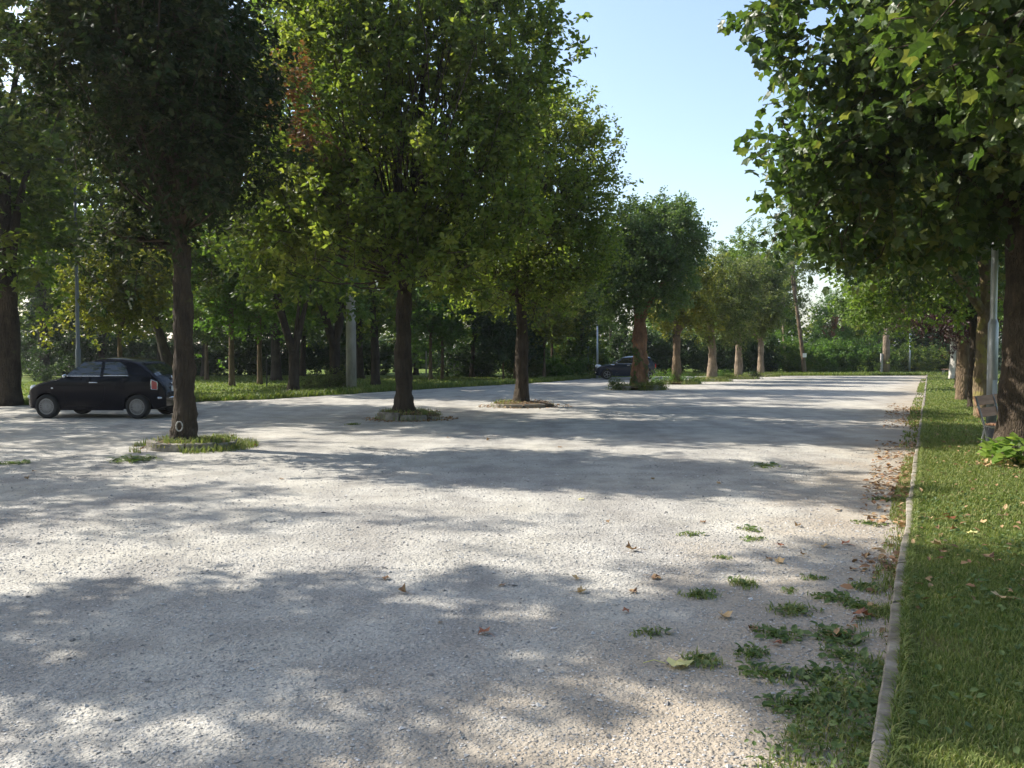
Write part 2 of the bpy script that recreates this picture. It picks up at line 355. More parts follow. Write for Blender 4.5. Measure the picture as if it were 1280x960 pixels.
# the gravel is one gently uneven sheet of rings between the kerb line and the park edge
sheet('gravel', [(kerbx(y), y) for y in np.arange(-12, 59.3, .5)] + we[::-1] + [(-60, -12)], 0, gm)

def grass_ground(name, c1, c2, c3):
    m = mat(name, c1, .95, spec=.1); q = NB(m)
    a = q.noise(.7, 6, .62); b = q.noise(22, 4, .7)
    c = q.ramp(a.outputs['Fac'], [(.3, c1), (.52, c2), (.72, c3)]); c = q.mix(1, c, q.ramp(b.outputs['Fac'], [(.25, (.55, .55, .5)), (.75, (1.3, 1.3, 1.2))]), 'MULTIPLY')
    q.l(c, q.b.inputs['Base Color']); q.l(q.bump(b.outputs['Fac'], .9, .05), q.b.inputs['Normal']); return m
lg = grass_ground('lawn_ground', (.07, .11, .025), (.11, .15, .04), (.18, .16, .075))
lg2 = grass_ground('park_ground', (.08, .13, .025), (.13, .18, .04), (.20, .21, .07))
sheet('park_lawn', we + [(31, 60), (44, 90), (44, 200), (-160, 200), (-160, 24)], .012, lg2)
kw = .085
sheet('lawn', [(kerbx(y) + kw - .01, y) for y in np.arange(-12, 59.0, .5)] + [(30.2, 59.8), (60, 62), (60, -12)], .045, lg)
# kerb
km = mat('kerb_concrete', (.36, .34, .30), .9, spec=.2); q = NB(km)
a = q.noise(5, 6, .65); b = q.noise(60, 3); q.l(q.ramp(a.outputs['Fac'], [(.3, (.10, .085, .06)), (.5, (.23, .205, .165)), (.7, (.36, .33, .28))]), q.b.inputs['Base Color']); q.l(q.bump(b.outputs['Fac'], .5, .01, q.bump(a.outputs['Fac'], .5, .03)), q.b.inputs['Normal'])
mb = MB(); y = -8.0; rng = np.random.default_rng(8)
while y < 59:
    y1 = y + .94; n = 7; ys = np.linspace(y, y1 - .012, n); jx = rng.normal() * .005; jz = rng.normal() * .006; tilt = rng.normal() * .006
    prof = [(0, -.1), (0, .052), (.012, .064), (kw - .014, .066), (kw, .054), (kw, -.1)]
    V = [[(kerbx(yy) + px_ + jx + tilt * (yy - y) + rng.normal() * .0022, yy, pz + jz + rng.normal() * .002) for px_, pz in prof] for yy in ys]
    mb.grid(V); k = mb.nv
    mb.f.append((np.array([[k - 6 + i for i in range(6)]]), 0)); mb.rnd.append(np.array([.5])); mb.f.append((np.array([[k - n * 6 + i for i in range(6)][::-1]]), 0)); mb.rnd.append(np.array([.5]))
    y = y1
tag(mb.build('kerb', km), kind='structure')
# rounded corner where the kerb turns at the far end of the lawn
mb = MB(); mb.tube([(kerbx(59), 59, .02), (29.6, 59.7, .02), (30.6, 60.1, .02), (34, 60.5, .02), (48, 61.5, .02)], .055, 6); tag(mb.build('kerb', km), kind='structure')

# ------------------------------------------------------------------ the middle row of trees (standing in the gravel)
def lobes_px(base, d, items):
    out = []
    for px, py, rx, rz, ry, *dy in items:
        out.append(((px - 640) / F * d - base[0], dy[0] if dy else 0, zat(py, d), rx / F * d, ry, rz / F * d))
    return out
G_ROW = 'trees in the row across the gravel'
ax, ay = gp(229, 560)
A = tree('parking_tree', ax, ay, 'dark leaved tree nearest on the left, white ring painted on its trunk', .185, 3.4,
     lobes_px((ax, ay), ay, [(200, 60, 115, 100, 2.0), (130, 110, 60, 90, 1.4, -.3), (258, 120, 62, 120, 1.6, .2), (205, 190, 100, 60, 1.7), (190, -60, 120, 110, 2.2), (225, 270, 60, 45, 1.2), (150, 300, 26, 26, .5, -.3), (85, 100, 36, 60, 1), (280, 210, 40, 50, 1)]),
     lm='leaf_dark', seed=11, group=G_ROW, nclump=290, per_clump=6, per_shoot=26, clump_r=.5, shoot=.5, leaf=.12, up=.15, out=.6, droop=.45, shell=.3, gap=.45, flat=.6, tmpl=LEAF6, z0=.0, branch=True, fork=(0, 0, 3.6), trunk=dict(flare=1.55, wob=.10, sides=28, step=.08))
bx_, by_ = gp(506, 524)
B = tree('parking_tree', bx_, by_, 'tall loose green tree with rust red leaves on its left side', .225, 3.1,
     lobes_px((bx_, by_), by_, [(500, 230, 150, 90, 3.0), (420, 150, 95, 120, 2.4), (590, 130, 105, 130, 2.6), (500, 60, 130, 120, 2.7), (390, 270, 80, 70, 2.0), (600, 260, 90, 80, 2.2), (560, -30, 110, 80, 2.2), (645, 60, 50, 90, 1.4), (430, 20, 80, 100, 2.0), (500, 320, 80, 45, 1.8), (350, 330, 50, 45, 1.4), (395,40,40,60,1.2), (455, 335, 70, 42, 1.5, -1.2), (545, 335, 75, 42, 1.5, -1.2), (600, 350, 45, 30, 1.2, -.6), (500, 350, 60, 30, 1.2, -1.6)]),
     lm='leaf_ash', seed=22, group=G_ROW, nclump=540, per_clump=6, per_shoot=24, clump_r=.5, shoot=.8, leaf=.15, up=.8, out=.4, droop=.1, shell=.3, gap=.36, flat=.4, sp=.06, tmpl=LEAF6, branch=True, fork=(0, 0, 3.4), trunk=dict(flare=1.5, wob=.12, sides=24, step=.1))
# the rust coloured dead branch on the left of that tree
rr = np.random.default_rng(5)
make_crown('dead_branch', rr, [(at(378, 17.6) - bx_, -2.6, zat(115, 17.6), .25, .3, .6), (at(392, 17.6) - bx_, -2.6, zat(165, 17.6), .25, .3, .5), (at(352, 17.6) - bx_, -2.6, zat(130, 17.6), .25, .3, .4)], 15, 4, 18, .3, .4, .11, .5, .4, .4, RHOMB, lm=M['leaf_rust'], parent=B)['label'] = 'branch of dead rust red leaves'
cx_, cy_ = gp(652, 508)
Ct = tree('parking_tree', cx_, cy_, 'green tree behind the tall loose one, straight dark trunk in a low pit of litter', .215, 3.1,
     lobes_px((cx_, cy_), cy_, [(670, 200, 85, 90, 2.6), (700, 240, 52, 80, 2.0), (640, 290, 95, 70, 2.6), (700, 330, 65, 55, 2.0), (610, 340, 70, 45, 1.8), (680, 160, 48, 50, 1.8), (738, 215, 24, 42, 1.0), (640, 150, 60, 60, 2), (650, 355, 60, 32, 1.4, -1.2), (700, 365, 45, 28, 1.2, -.8), (715, 300, 30, 60, 1.2)]),
     lm='leaf_ash', seed=33, group=G_ROW, nclump=380, per_clump=6, per_shoot=24, clump_r=.5, shoot=.7, leaf=.13, up=.6, out=.5, droop=.15, shell=.3, gap=.4, flat=.45, branch=True, fork=(0, 0, 3.3), trunk=dict(flare=1.5, wob=.08, sides=22, step=.12))
dx_, dy_ = gp(799, 487)
D_ = tree('parking_tree', dx_, dy_, 'round topped tree with ivy and orange scarred bark low on its trunk', .36, 3.0,
     lobes_px((dx_, dy_), dy_, [(808, 300, 62, 50, 2.6), (842, 300, 36, 48, 1.9), (785, 310, 42, 50, 2.0), (820, 345, 55, 40, 2.2), (770, 350, 35, 45, 1.6), (800, 385, 35, 22, 1.2)]),
     bm='bark_red', lm='leaf_blue', seed=44, group=G_ROW, nclump=380, per_clump=6, per_shoot=24, clump_r=.42, shoot=.5, leaf=.14, up=.35, out=.7, droop=.2, shell=.4, gap=.1, flat=.5, limbs=[(1.5, 0, 5.2, .45), (-.6, .3, 5.2, .5), (.2, -.3, 5.4, .4)], trunk=dict(flare=1.25, wob=.13, sides=22, step=.12))
# ivy on that trunk
rng = np.random.default_rng(9); n = 2600; th = rng.uniform(0, 6.28, n); hh = rng.uniform(.0, 1.9, n) ** 1.0; k = (snoise(np.stack([np.cos(th) * 2, np.sin(th) * 2, hh * 2], 1), (1, 2, 3), 1.6) > -.2) & (hh < 1.5 + .4 * np.sin(th * 2)); th, hh = th[k], hh[k]
rad = .36 * (1 - .28 * hh / 3) + .03 + .12 * np.exp(-hh / .16)
mb = MB(); Pn = np.stack([np.cos(th), np.sin(th), th * 0 + .3], 1); mb.leaves(np.stack([np.cos(th) * rad, np.sin(th) * rad, hh], 1), Pn, np.stack([rng.normal(size=len(th)) * .4, rng.normal(size=len(th)) * .4, -np.ones(len(th))], 1), rng.uniform(.06, .12, len(th)), RHOMB, 0, rng)
mb.build('ivy', [M['leaf_green']], D_)
def small_row_tree(px, py, label, r, items, lm, seed, bm='bark_pale', yshoot=.35, leaf=.13, n=130, lean=None, ps=26, fz=2.5, dd=None):
    x, y = gp(px, py); d = y
    return tree('parking_tree', x, y, label, r, fz, lobes_px((x, y), d, items), bm=bm, lm=lm, seed=seed, group=G_ROW, nclump=n, per_clump=6, per_shoot=ps, clump_r=.42, shoot=yshoot, leaf=leaf, up=.3, out=.7, droop=.15, shell=.45, gap=.1, flat=.5, trunk=dict(flare=1.12, wob=.11, sides=18, step=.15, lean=lean))
small_row_tree(845, 480, 'tree with yellowing crown just right of the ivy clad one', .24, [(840, 385, 32, 28, 1.7), (868, 365, 30, 30, 1.6), (880, 340, 20, 24, 1.2), (830, 372, 18, 16, 1.0), (872, 395, 26, 20, 1.4)], 'leaf_yellow', 55, bm='bark_brown', leaf=.14)
small_row_tree(888, 476.5, 'forked pale trunk with dense rounded olive crown, third before the far end of the row', .27, [(905, 372, 42, 38, 2.3), (880, 385, 30, 32, 1.9), (900, 405, 40, 22, 1.9), (925, 350, 30, 26, 1.7), (905, 345, 25, 22, 1.5)], 'leaf_olive', 66, n=190, leaf=.13, lean=(.2, 0))
small_row_tree(923, 473.5, 'pale trunk with dense dark olive crown, second before the far end of the row', .25, [(945, 372, 32, 40, 2.2), (930, 395, 32, 26, 1.9), (950, 345, 24, 22, 1.6), (955, 390, 20, 26, 1.5)], 'leaf_olive', 77, n=180, leaf=.14)
small_row_tree(951, 470.6, 'last small tree at the far end of the row, yellow green low crown', .23, [(945, 345, 36, 30, 2.4), (930, 325, 26, 24, 2.0), (960, 400, 24, 16, 1.6), (965, 330, 22, 26, 1.7), (925, 410, 16, 10, 1.2)], 'leaf_bright', 88, n=120, leaf=.16)
# row continues to the left of the frame (its shade lies on the gravel in front)
tree('parking_tree', -8.5, 6.9, 'next tree of the gravel row, beyond the left edge, its shade falling in front', .2, 3.1,
     [(0, -.3, 5.0, 1.4, .6, 1.1), (.1, .6, 6.5, 1.4, .8, 1.1), (.3, 1.5, 8, 1.5, 1.0, 1.2), (.3, 1.7, 9.3, 1.3, .9, 1.0), (1.1, 2.8, 10.6, 1.9, 1.6, 1.0), (1.0, 1.4, 10.1, 1.3, 1.2, .9), (.1, -1.0, 6.8, 1.5, .35, .5), (.7, 1.0, 9.6, 1.2, .8, .7), (1.4, .9, 10.4, 1.1, .8, .7)],
     lm='leaf_green', seed=99, group=G_ROW, nclump=250, per_clump=5, per_shoot=22, clump_r=.32, shoot=.4, leaf=.14, up=.6, out=.5, gap=.35, shell=.25, limbs=[(.2, .6, 6, .3), (.1, -.3, 5.5, .3), (.3, 1.4, 8, .3)])
for i, (x, y, s, lab) in enumerate([(-14.2, 13.2, 1.0, 'park tree left of the parked black car, beyond the left edge'), (-17.3, 22.8, 1.0, 'park tree ahead of the black car, beyond the left edge'), (-17.6, 19.6, .95, 'park tree nearest the nose of the black car, out of view')]):
    tree('park_tree', x, y, lab, .2, 3, [(0, 0, 5.2 * s, 2.4, 2.4, 1.6), (.9, .9, 7.2 * s, 2.3, 2.2, 1.7), (-.9, -.8, 7.2 * s, 2.2, 2.2, 1.7), (.2, -.4, 9.2 * s, 2.0, 2, 1.5), (1.8, -1.5, 6.8, 1.5, 1.5, 1.2), (1.0, -.3, 10.4, 1.8, 1.3, .9), (.8, -1.1, 8.5, 1.4, 1.0, .9)], lm='leaf_green', seed=120 + i, group='trees in the park', nclump=140, per_clump=5, per_shoot=18, clump_r=.6, shoot=.7, leaf=.15, up=.6, out=.5, gap=.6 if i < 1 else .2, shell=.4, limbs=[(.9, .9, 6.5, .3), (-.9, -.8, 6.5, .3), (.2, -.4, 8, .3)])

# ------------------------------------------------------------------ the row on the lawn along the kerb
G_LAWN = 'trees along the kerb on the lawn'
t1x, t1y = at(1281, 12.4), 12.4
T1 = tree('lawn_tree', t1x, t1y, 'big maple with broad leaves and thick trunk behind the bench, at the right edge', .40, 3.6,
     [(q0 + 1.1, q1 + .9, q2, q3, q4, q5) for q0, q1, q2, q3, q4, q5 in[(-2.6, -1.2, 4.6, 1.9, 1.9, 1.1), (-2.9, -1.8, 6.2, 1.9, 1.9, 1.5), (-1.6, -1.0, 6.4, 2.3, 2.4, 2.0), (-1.5, -1.6, 8.6, 2.6, 2.4, 2.0), (.6, -.4, 7.4, 3.0, 3.0, 2.4), (1.5, -.6, 4.6, 2.4, 2.4, 1.3), (-.6, -2.2, 4.3, 1.8, 1.6, .9), (-1.0, 1.4, 5.0, 2, 2, 1.3), (0, 0, 10, 2.6, 2.6, 1.6), (-3.4, -.3, 3.9, 1.0, 1.2, .6), (1.2, -2.4, 5.2, 1.8, 1.5, 1.5), (0, -1, 5.2, 2, 1.6, 1.4), (-2.6, .6, 4.1, 1.6, 1.6, .8), (-.9, .4, 4.3, 1.7, 1.5, .9), (.9, .2, 4.4, 1.8, 1.5, .9), (-2.2, -.6, 5.4, 1.8, 1.6, 1.3), (-4.2, -.9, 5.3, .9, 1.0, 1.1), (-4.1, -.9, 6.9, .9, 1.0, 1.1)]],
     bm='bark_big', lm='leaf_maple', seed=201, group=G_LAWN, nclump=760, per_clump=6, per_shoot=16, clump_r=.42, shoot=.5, leaf=.155, up=.05, out=.75, droop=.45, tmpl=MAPLE, shell=.45, gap=.12, flat=.55, sp=.10, z0=.04, trunk=dict(flare=1.2, wob=.03, sides=40, step=.08))
tree('lawn_tree', 6.1, 8.0, 'nearest maple of the lawn row, trunk beyond the right edge, leaves in the corner', .33, 3.4,
     [(-.6, 0, 5.1, 1.5, 1.6, 1.1), (-.4, .7, 6.8, 1.7, 1.8, 1.4), (.8, 0, 5.4, 1.9, 1.9, 1.3), (.4, -.5, 7.5, 1.9, 1.9, 1.3), (-.9, -.6, 6.4, 1.2, 1.2, 1.0)],
     bm='bark_dark', lm='leaf_maple', seed=202, group=G_LAWN, nclump=230, per_clump=6, per_shoot=12, clump_r=.45, shoot=.5, leaf=.15, up=.05, out=.7, droop=.45, tmpl=MAPLE, shell=.4, gap=.1, flat=.55, sp=.1, z0=.04)
def lawn_row(px, d, label, r, bm, items, lm, seed, n=90, leaf=.14, fz=2.6, lean=None, ps=22, tmpl=RHOMB, **kw):
    x = at(px, d)
    return tree('lawn_tree', x, d, label, r, fz, lobes_px((x, d), d, items), bm=bm, lm=lm, seed=seed, group=G_LAWN, nclump=n, per_clump=6, per_shoot=ps, clump_r=.45, shoot=.5, leaf=leaf, up=.1, out=.7, droop=.4, shell=.4, gap=.15, flat=.5, z0=.04, tmpl=tmpl, trunk=dict(flare=1.15, wob=.06, sides=22, step=.12, lean=lean), **kw)
lawn_row(1231, 20.3, 'second tree of the lawn row, trunk covered in yellow lichen behind the lamp post', .23, 'bark_moss', [(1190, 265, 90, 60, 2.3), (1130, 320, 60, 40, 1.8), (1230, 300, 80, 60, 2.5), (1180, 200, 90, 80, 2.6), (1100, 290, 45, 40, 1.5)], 'leaf_maple', 211, n=150)
lawn_row(1219, 23.8, 'dark smooth trunk standing just left of the lichen covered one', .19, 'bark_dark', [(1165, 335, 70, 40, 2.2), (1120, 350, 50, 34, 1.8), (1220, 340, 50, 60, 2.4), (1180, 270, 70, 50, 2.3), (1085, 370, 26, 22, 1.0)], 'leaf_bright', 212, n=140, leaf=.15)
lawn_row(1206, 27.6, 'brown leafless looking trunk with side stub under dark purple foliage', .27, 'bark_brown', [(1180, 388, 34, 28, 1.6), (1200, 372, 36, 30, 1.8), (1165, 368, 30, 24, 1.3), (1205, 400, 20, 20, 1.0)], 'leaf_purple', 213, n=110, leaf=.10)
lawn_row(1198.5, 36, 'slim pale brown trunk tucked behind the brown one on the lawn', .17, 'bark_pale', [(1150, 355, 45, 34, 2.6), (1110, 370, 42, 30, 2.3), (1190, 340, 40, 50, 2.4), (1140, 405, 22, 14, 1.1), (1080, 385, 24, 24, 1.4)], 'leaf_bright', 214, n=130, leaf=.17)
lawn_row(1193, 50, 'farthest tree of the lawn row with whitish trunk', .30, 'bark_white', [(1150, 380, 36, 28, 3.0), (1120, 360, 40, 30, 3), (1190, 370, 30, 40, 3.0), (1090, 395, 22, 18, 2.0)], 'leaf_green', 215, n=120, leaf=.2)

# ------------------------------------------------------------------ park trees behind (crown meshes shared between copies)
def generic(seed, lm, h=12, w=3.2, low=2.6, n=150, leaf=.2, ps=24, up=.35, gap=.3):
    rng = np.random.default_rng(seed); lob = []
    nl = 9
    for i in range(nl):
        z = low + 1.2 + (h - low - 2) * (i / (nl - 1)); rr = w * (1 - .45 * abs((z - low) / (h - low) - .4) * 1.4)
        a = rng.uniform(0, 6.28); o = rr * .35 * rng.random()
        lob.append((math.cos(a) * o, math.sin(a) * o, z, rr * rng.uniform(.6, .85), rr * rng.uniform(.6, .85), (h - low) / nl * 1.25))
    return make_crown('crown', rng, lob, n, 6, ps, clump_r=.75, shoot=.7, leaf=leaf, up=up, out=.6, droop=.2, shell=.35, gap=gap, flat=.5, lm=M[lm], mesh_only=True), lob
VAR = {}
VAR['tall'] = generic(301, 'leaf_green', 17, 4.2, 4.0, 170, .24, gap=.5)
VAR['tallb'] = generic(302, 'leaf_bright', 16, 3.8, 3.5, 150, .24, gap=.5)
VAR['mid'] = generic(303, 'leaf_green', 10, 3.2, 2.2, 170, .2)
VAR['midb'] = generic(304, 'leaf_bright', 9, 3.0, 2.3, 150, .19)
VAR['low'] = generic(305, 'leaf_shrub', 6.5, 2.4, 1.7, 130, .16)
VAR['yel'] = generic(306, 'leaf_yellow', 6.5, 2.3, 1.9, 120, .17)
VAR['dark'] = generic(307, 'leaf_hedge', 11, 3.6, 1.6, 200, .24)
VAR['thin'] = generic(308, 'leaf_olive', 15, 2.0, 3.5, 90, .18, 18, .7, .5)
VAR['loc'] = generic(309, 'leaf_shrub', 9, 3.4, 3.0, 130, .17, 20)
TRK = {}
def trunk_mesh(key, r, fork, limbs, bm, seed, **k):
    rng = np.random.default_rng(seed); o = make_trunk(rng, r, fork, limbs, M[bm], None, **k); TRK[key] = o.data; bpy.data.objects.remove(o)
def ll(v, n=5, s=.5): return [(l[0], l[1], l[2], s) for l in VAR[v][1][::2][:n]]
trunk_mesh('tall', .30, (.1, 0, 4.0), ll('tall'), 'bark_dark', 1, sides=12, step=.3)
trunk_mesh('mid', .19, (0, .1, 2.6), ll('mid'), 'bark_dark', 2, sides=12, step=.3)
trunk_mesh('vee', .24, (0.05, 0, 1.75), [(-1.0, 0, 4.6, .75), (.75, .2, 4.4, .65), (-1.4, 0, 7, .35), (1, 0, 7, .35)], 'bark_dark', 3, sides=14, step=.2)
trunk_mesh('slim', .10, (0, 0, 2.4), ll('low', 4, .5), 'bark_brown', 4, sides=10, step=.3)
trunk_mesh('lean', .27, (-1.0, 0, 3.2), [(-1.9, 0, 5.4, .8), (-2.2, .3, 8, .5), (-.2, 0, 7, .5)], 'bark_dark', 5, sides=14, step=.2)
trunk_mesh('thin', .2, (-.55, 0, 5.0), [(-.8, 0, 9, .8), (-.6, .2, 13.5, .5), (.4, 0, 9, .3)], 'bark_pale', 6, sides=12, step=.25)
for kname, (me, lb) in VAR.items(): me.name = 'crown'
def bgt(px, d, label, v, t, s=1.0, rz=0, group='trees in the park', sx=None):
    x = at(px, d); e = empty('park_tree', (x, d, 0)); tag(e, label, 'tree', group)
    o = bpy.data.objects.new('trunk', TRK[t]); COL.objects.link(o); o.parent = e
    if t in ('mid', 'tall', 'slim'): o.rotation_euler.z = rz
    c = bpy.data.objects.new('crown', VAR[v][0]); COL.objects.link(c); c.parent = e; c.rotation_euler.z = rz
    e.scale = (s if sx is None else sx, s if sx is None else sx, s); return e
bgt(8, 25.5, 'thick dark trunk at the left edge in front of the black car', 'tall', 'tall', 1.0, .3, sx=1.15)
bgt(222, 37, 'leaning dark trunk seen just left of the nearest dark tree', 'tall', 'lean', .95, 1.4)
bgt(366, 33.5, 'straight dark trunk forking above head height at the lawn edge', 'tallb', 'vee', 1.0, 2.2)
bgt(417, 38.5, 'double stemmed tree splitting into a wide V beside the concrete mast', 'tallb', 'vee', 1.2, 4.2)
bgt(470, 41.5, 'dark trunk just right of the concrete mast', 'mid', 'mid', 1.2, 1)
bgt(325, 42, 'slim trunk on the sunny lawn with a low hanging light green branch', 'low', 'slim', 1.25, .5)
bgt(258, 49, 'thin trunk far back on the sunny lawn right of the nearest tree', 'mid', 'slim', 1.2, 3.4)
bgt(378, 57, 'thin dark trunk deep in the park between the two forked ones', 'mid', 'mid', 1.1, 5)
for i, (px, d, v, t, s, rz, lab) in enumerate([
    (-40, 28.5, 'tallb', 'tall', 1.0, 1, 'tall bright tree rising behind the trunk at the left edge'),
    (55, 54, 'tall', 'tall', 1.15, 2, 'tall tree behind the bonnet of the black car, sky showing through it'),
    (130, 60, 'tall', 'tall', 1.1, 3, 'tall tree behind the lamp post and the black car'),
    (150, 33, 'yel', 'slim', 1.0, 4, 'low brownish yellow tree right above the roof of the black car'),
    (255, 55, 'mid', 'mid', 1.15, 5, 'mid height tree behind the dark trunk nearest us'),
    (290, 40, 'low', 'slim', 1.35, .6, 'light green leafy tree overhanging the sunny lawn'),
    (345, 48, 'tallb', 'tall', 1.0, 1.6, 'tall bright yellow green tree showing left of the tall loose one'),
    (450, 52, 'tall', 'tall', .9, 2.6, 'tall tree right behind the concrete mast'),
    (10, 55, 'tall', 'tall', 1.0, 3.6, 'tall tree far back at the left edge'),
    (200, 58, 'mid', 'mid', 1.3, 4.6, 'broad tree far back behind the leaning trunk'),
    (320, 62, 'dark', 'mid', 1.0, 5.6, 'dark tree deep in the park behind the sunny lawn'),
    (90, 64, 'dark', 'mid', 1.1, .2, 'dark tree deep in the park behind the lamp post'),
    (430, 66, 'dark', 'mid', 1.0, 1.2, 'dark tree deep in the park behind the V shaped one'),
    (520, 60, 'mid', 'mid', 1.0, 2.2, 'dark trunk behind the tall loose tree'),
    (538, 50, 'low', 'slim', 1.1, 3.2, 'left one of two thin trunks by the garden fence'),
    (553, 50.5, 'low', 'slim', 1.0, 4.2, 'right one of two thin trunks by the garden fence'),
    (590, 54, 'midb', 'mid', .9, 5.2, 'light crowned tree over the garden fence'),
    (629, 50, 'dark', 'slim', .62, .8, 'small tree with near black rounded crown, left one of a pair'),
    (643, 51.5, 'dark', 'slim', .62, 1.8, 'small tree with near black rounded crown, right one of a pair'),
    (680, 51, 'yel', 'slim', .9, 2.8, 'thin sunlit trunk with yellow brown leaves right of the straight dark trunk'),
    (690, 55, 'yel', 'slim', 1.0, 3.8, 'second thin trunk with yellow brown leaves, slightly farther back'),
    (725, 56, 'mid', 'mid', .85, 4.8, 'dark bushy tree left of the pale street pole'),
    (735, 66, 'mid', 'mid', .85, .4, 'tree farther back behind the pale street pole'),
    (840, 74, 'low', 'mid', .95, 1.4, 'low tree beyond the far car against the sky'),
    (905, 78, 'low', 'mid', .95, 2.4, 'low tree behind the hedge, under the overhead wire'),
    (960, 72, 'midb', 'mid', 1.05, 3.4, 'yellow green tree behind the last tree of the gravel row'),
    (925, 70, 'tallb', 'mid', .72, 1.1, 'bright yellow green tree rising over the end of the gravel row'),
    (985, 66, 'thin', 'thin', .95, 0, 'tall sparse tree standing beyond the gravel end'),
    (1040, 72, 'loc', 'mid', .75, 5.4, 'feathery bright tree with sky below its branches beyond the gravel end'),
    (1075, 76, 'mid', 'mid', .8, 0.7, 'dark green tree behind the shrubs at the gravel end'),
    (1100, 70, 'loc', 'mid', .8, 1.7, 'feathery tree above the stout concrete post'),
    (1150, 74, 'dark', 'mid', .8, 2.7, 'dark tree behind the thin grey post'),
    (1215, 78, 'dark', 'mid', .85, 3.7, 'dark tree far behind the lawn trunks'),
    (1290, 70, 'mid', 'mid', 1.0, 4.7, 'green tree far behind at the right edge'),
    (1310, 40, 'midb', 'mid', 1.0, 5.7, 'park tree behind the big maple, right edge')]):
    bgt(px, d, lab, v, t, s, rz, 'trees in the park' if d < 67 and px < 760 else 'trees beyond the car park')

for i, (x, y, v, s_) in enumerate([(-26, -6, 'mid', 1.2), (-19, -11, 'tall', .9), (-12.5, -9, 'mid', 1.2), (-6, -14, 'tallb', .9), (0, -10, 'mid', 1.25), (6, -13, 'tall', .85), (11, -9, 'mid', 1.2), (17, -12, 'tall', .9), (-31, 3, 'tall', .9)]):  # unseen trees added behind the camera to cut sky fill and darken car reflections
    e = bgt(640, 10, 'unseen tree added behind the viewpoint to block sky light, number %s of the line from the left' % ('one', 'two', 'three', 'four', 'five', 'six', 'seven', 'eight', 'nine')[i], v, 'mid', s_, i * 1.3, 'added trees behind the viewpoint'); e.location = (x, y, 0)
# leaning trunk with a white paper on it
lx, ly = at(1005, 61.2), 61.2
lt = empty('leaning_tree', (lx, ly, 0)); tag(lt, 'thin leaning tree with a white paper pinned to its trunk beyond the gravel end', 'tree', 'trees beyond the car park')
mb = MB(); mb.tube(bez((.05, 0, -.1), (-.25, 0, 3), (-.85, 0, 6.5), 12), np.linspace(.17, .10, 12), 10, 0, wob=.08, rng=np.random.default_rng(2)); mb.tube(bez((-.7, 0, 5.3), (-.6, 0, 8), (-1.6, .4, 11), 8), np.linspace(.1, .03, 8), 6); mb.tube(bez((-.85, 0, 6.3), (-1.2, 0, 8), (-.5, .4, 10), 8), np.linspace(.09, .03, 8), 6)
mb.build('trunk', [M['bark_brown']], lt, True)
make_crown('crown', np.random.default_rng(3), [(-1, 0, 9, 1.6, 1.6, 2.4), (-.5, 0, 11.5, 1.2, 1.2, 1.8), (-1.2, 0, 7, 1.3, 1.3, 1)], 60, 5, 18, .6, .7, .17, .5, .5, .2, RHOMB, gap=.5, lm=M['leaf_olive'], parent=lt)
paper = mat('paper', (.8, .79, .72), .8)
mb = MB(); mb.box((-.03, -.19, 1.42), (.27, .012, .30), .0); mb.build('paper_notice', [paper], lt)
# broken orange trunk among shrubs
ox, oy = at(1035, 66), 66
bt = empty('broken_tree', (ox, oy, 0)); tag(bt, 'broken ivy grown trunk with rusty brown dead leaves among the shrubs', 'tree', 'trees beyond the car park')
mb = MB(); rngb = np.random.default_rng(4); mb.tube(bez((-.1, 0, -.1), (0, 0, 2), (.7, 0, 4.4), 9), np.linspace(.28, .1, 9), 9, 0, wob=.1, rng=rngb); mb.tube(bez((.2, 0, 2.2), (-.2, 0, 3), (-.5, 0, 3.4), 6), np.linspace(.14, .04, 6), 7); mb.build('trunk', [M['bark_red']], bt, True)
make_crown('dead_leaves', rngb, [(.3, -.3, 3.5, .5, .4, .9), (.0, -.3, 2.4, .3, .3, .5)], 16, 4, 16, .3, .3, .13, .2, .5, .5, RHOMB, lm=M['leaf_rust'], parent=bt)
make_crown('ivy', rngb, [(-.2, -.2, 1.6, .5, .5, 1.2), (-.4, -.1, 3.1, .6, .4, .5)], 26, 5, 20, .3, .3, .14, .2, .5, .5, RHOMB, lm=M['leaf_shrub'], parent=bt)

# thin morning haze filling the air over the whole place
hm = bpy.data.materials.new('haze'); hm.use_nodes = True; ht = hm.node_tree; ht.nodes.remove(ht.nodes['Principled BSDF'])
pv = ht.nodes.new('ShaderNodeVolumePrincipled'); pv.inputs['Color'].default_value = (.9, .94, 1, 1); pv.inputs['Density'].default_value = HAZE; pv.inputs['Anisotropy'].default_value = .3
ht.links.new(pv.outputs[0], ht.nodes['Material Output'].inputs['Volume'])
mb = MB(); mb.box((0, 400, 12.5), (1500, 1410, 27.2)); tag(mb.build('haze', [hm]), 'thin pale haze in the air over the car park', 'haze', kind='stuff')

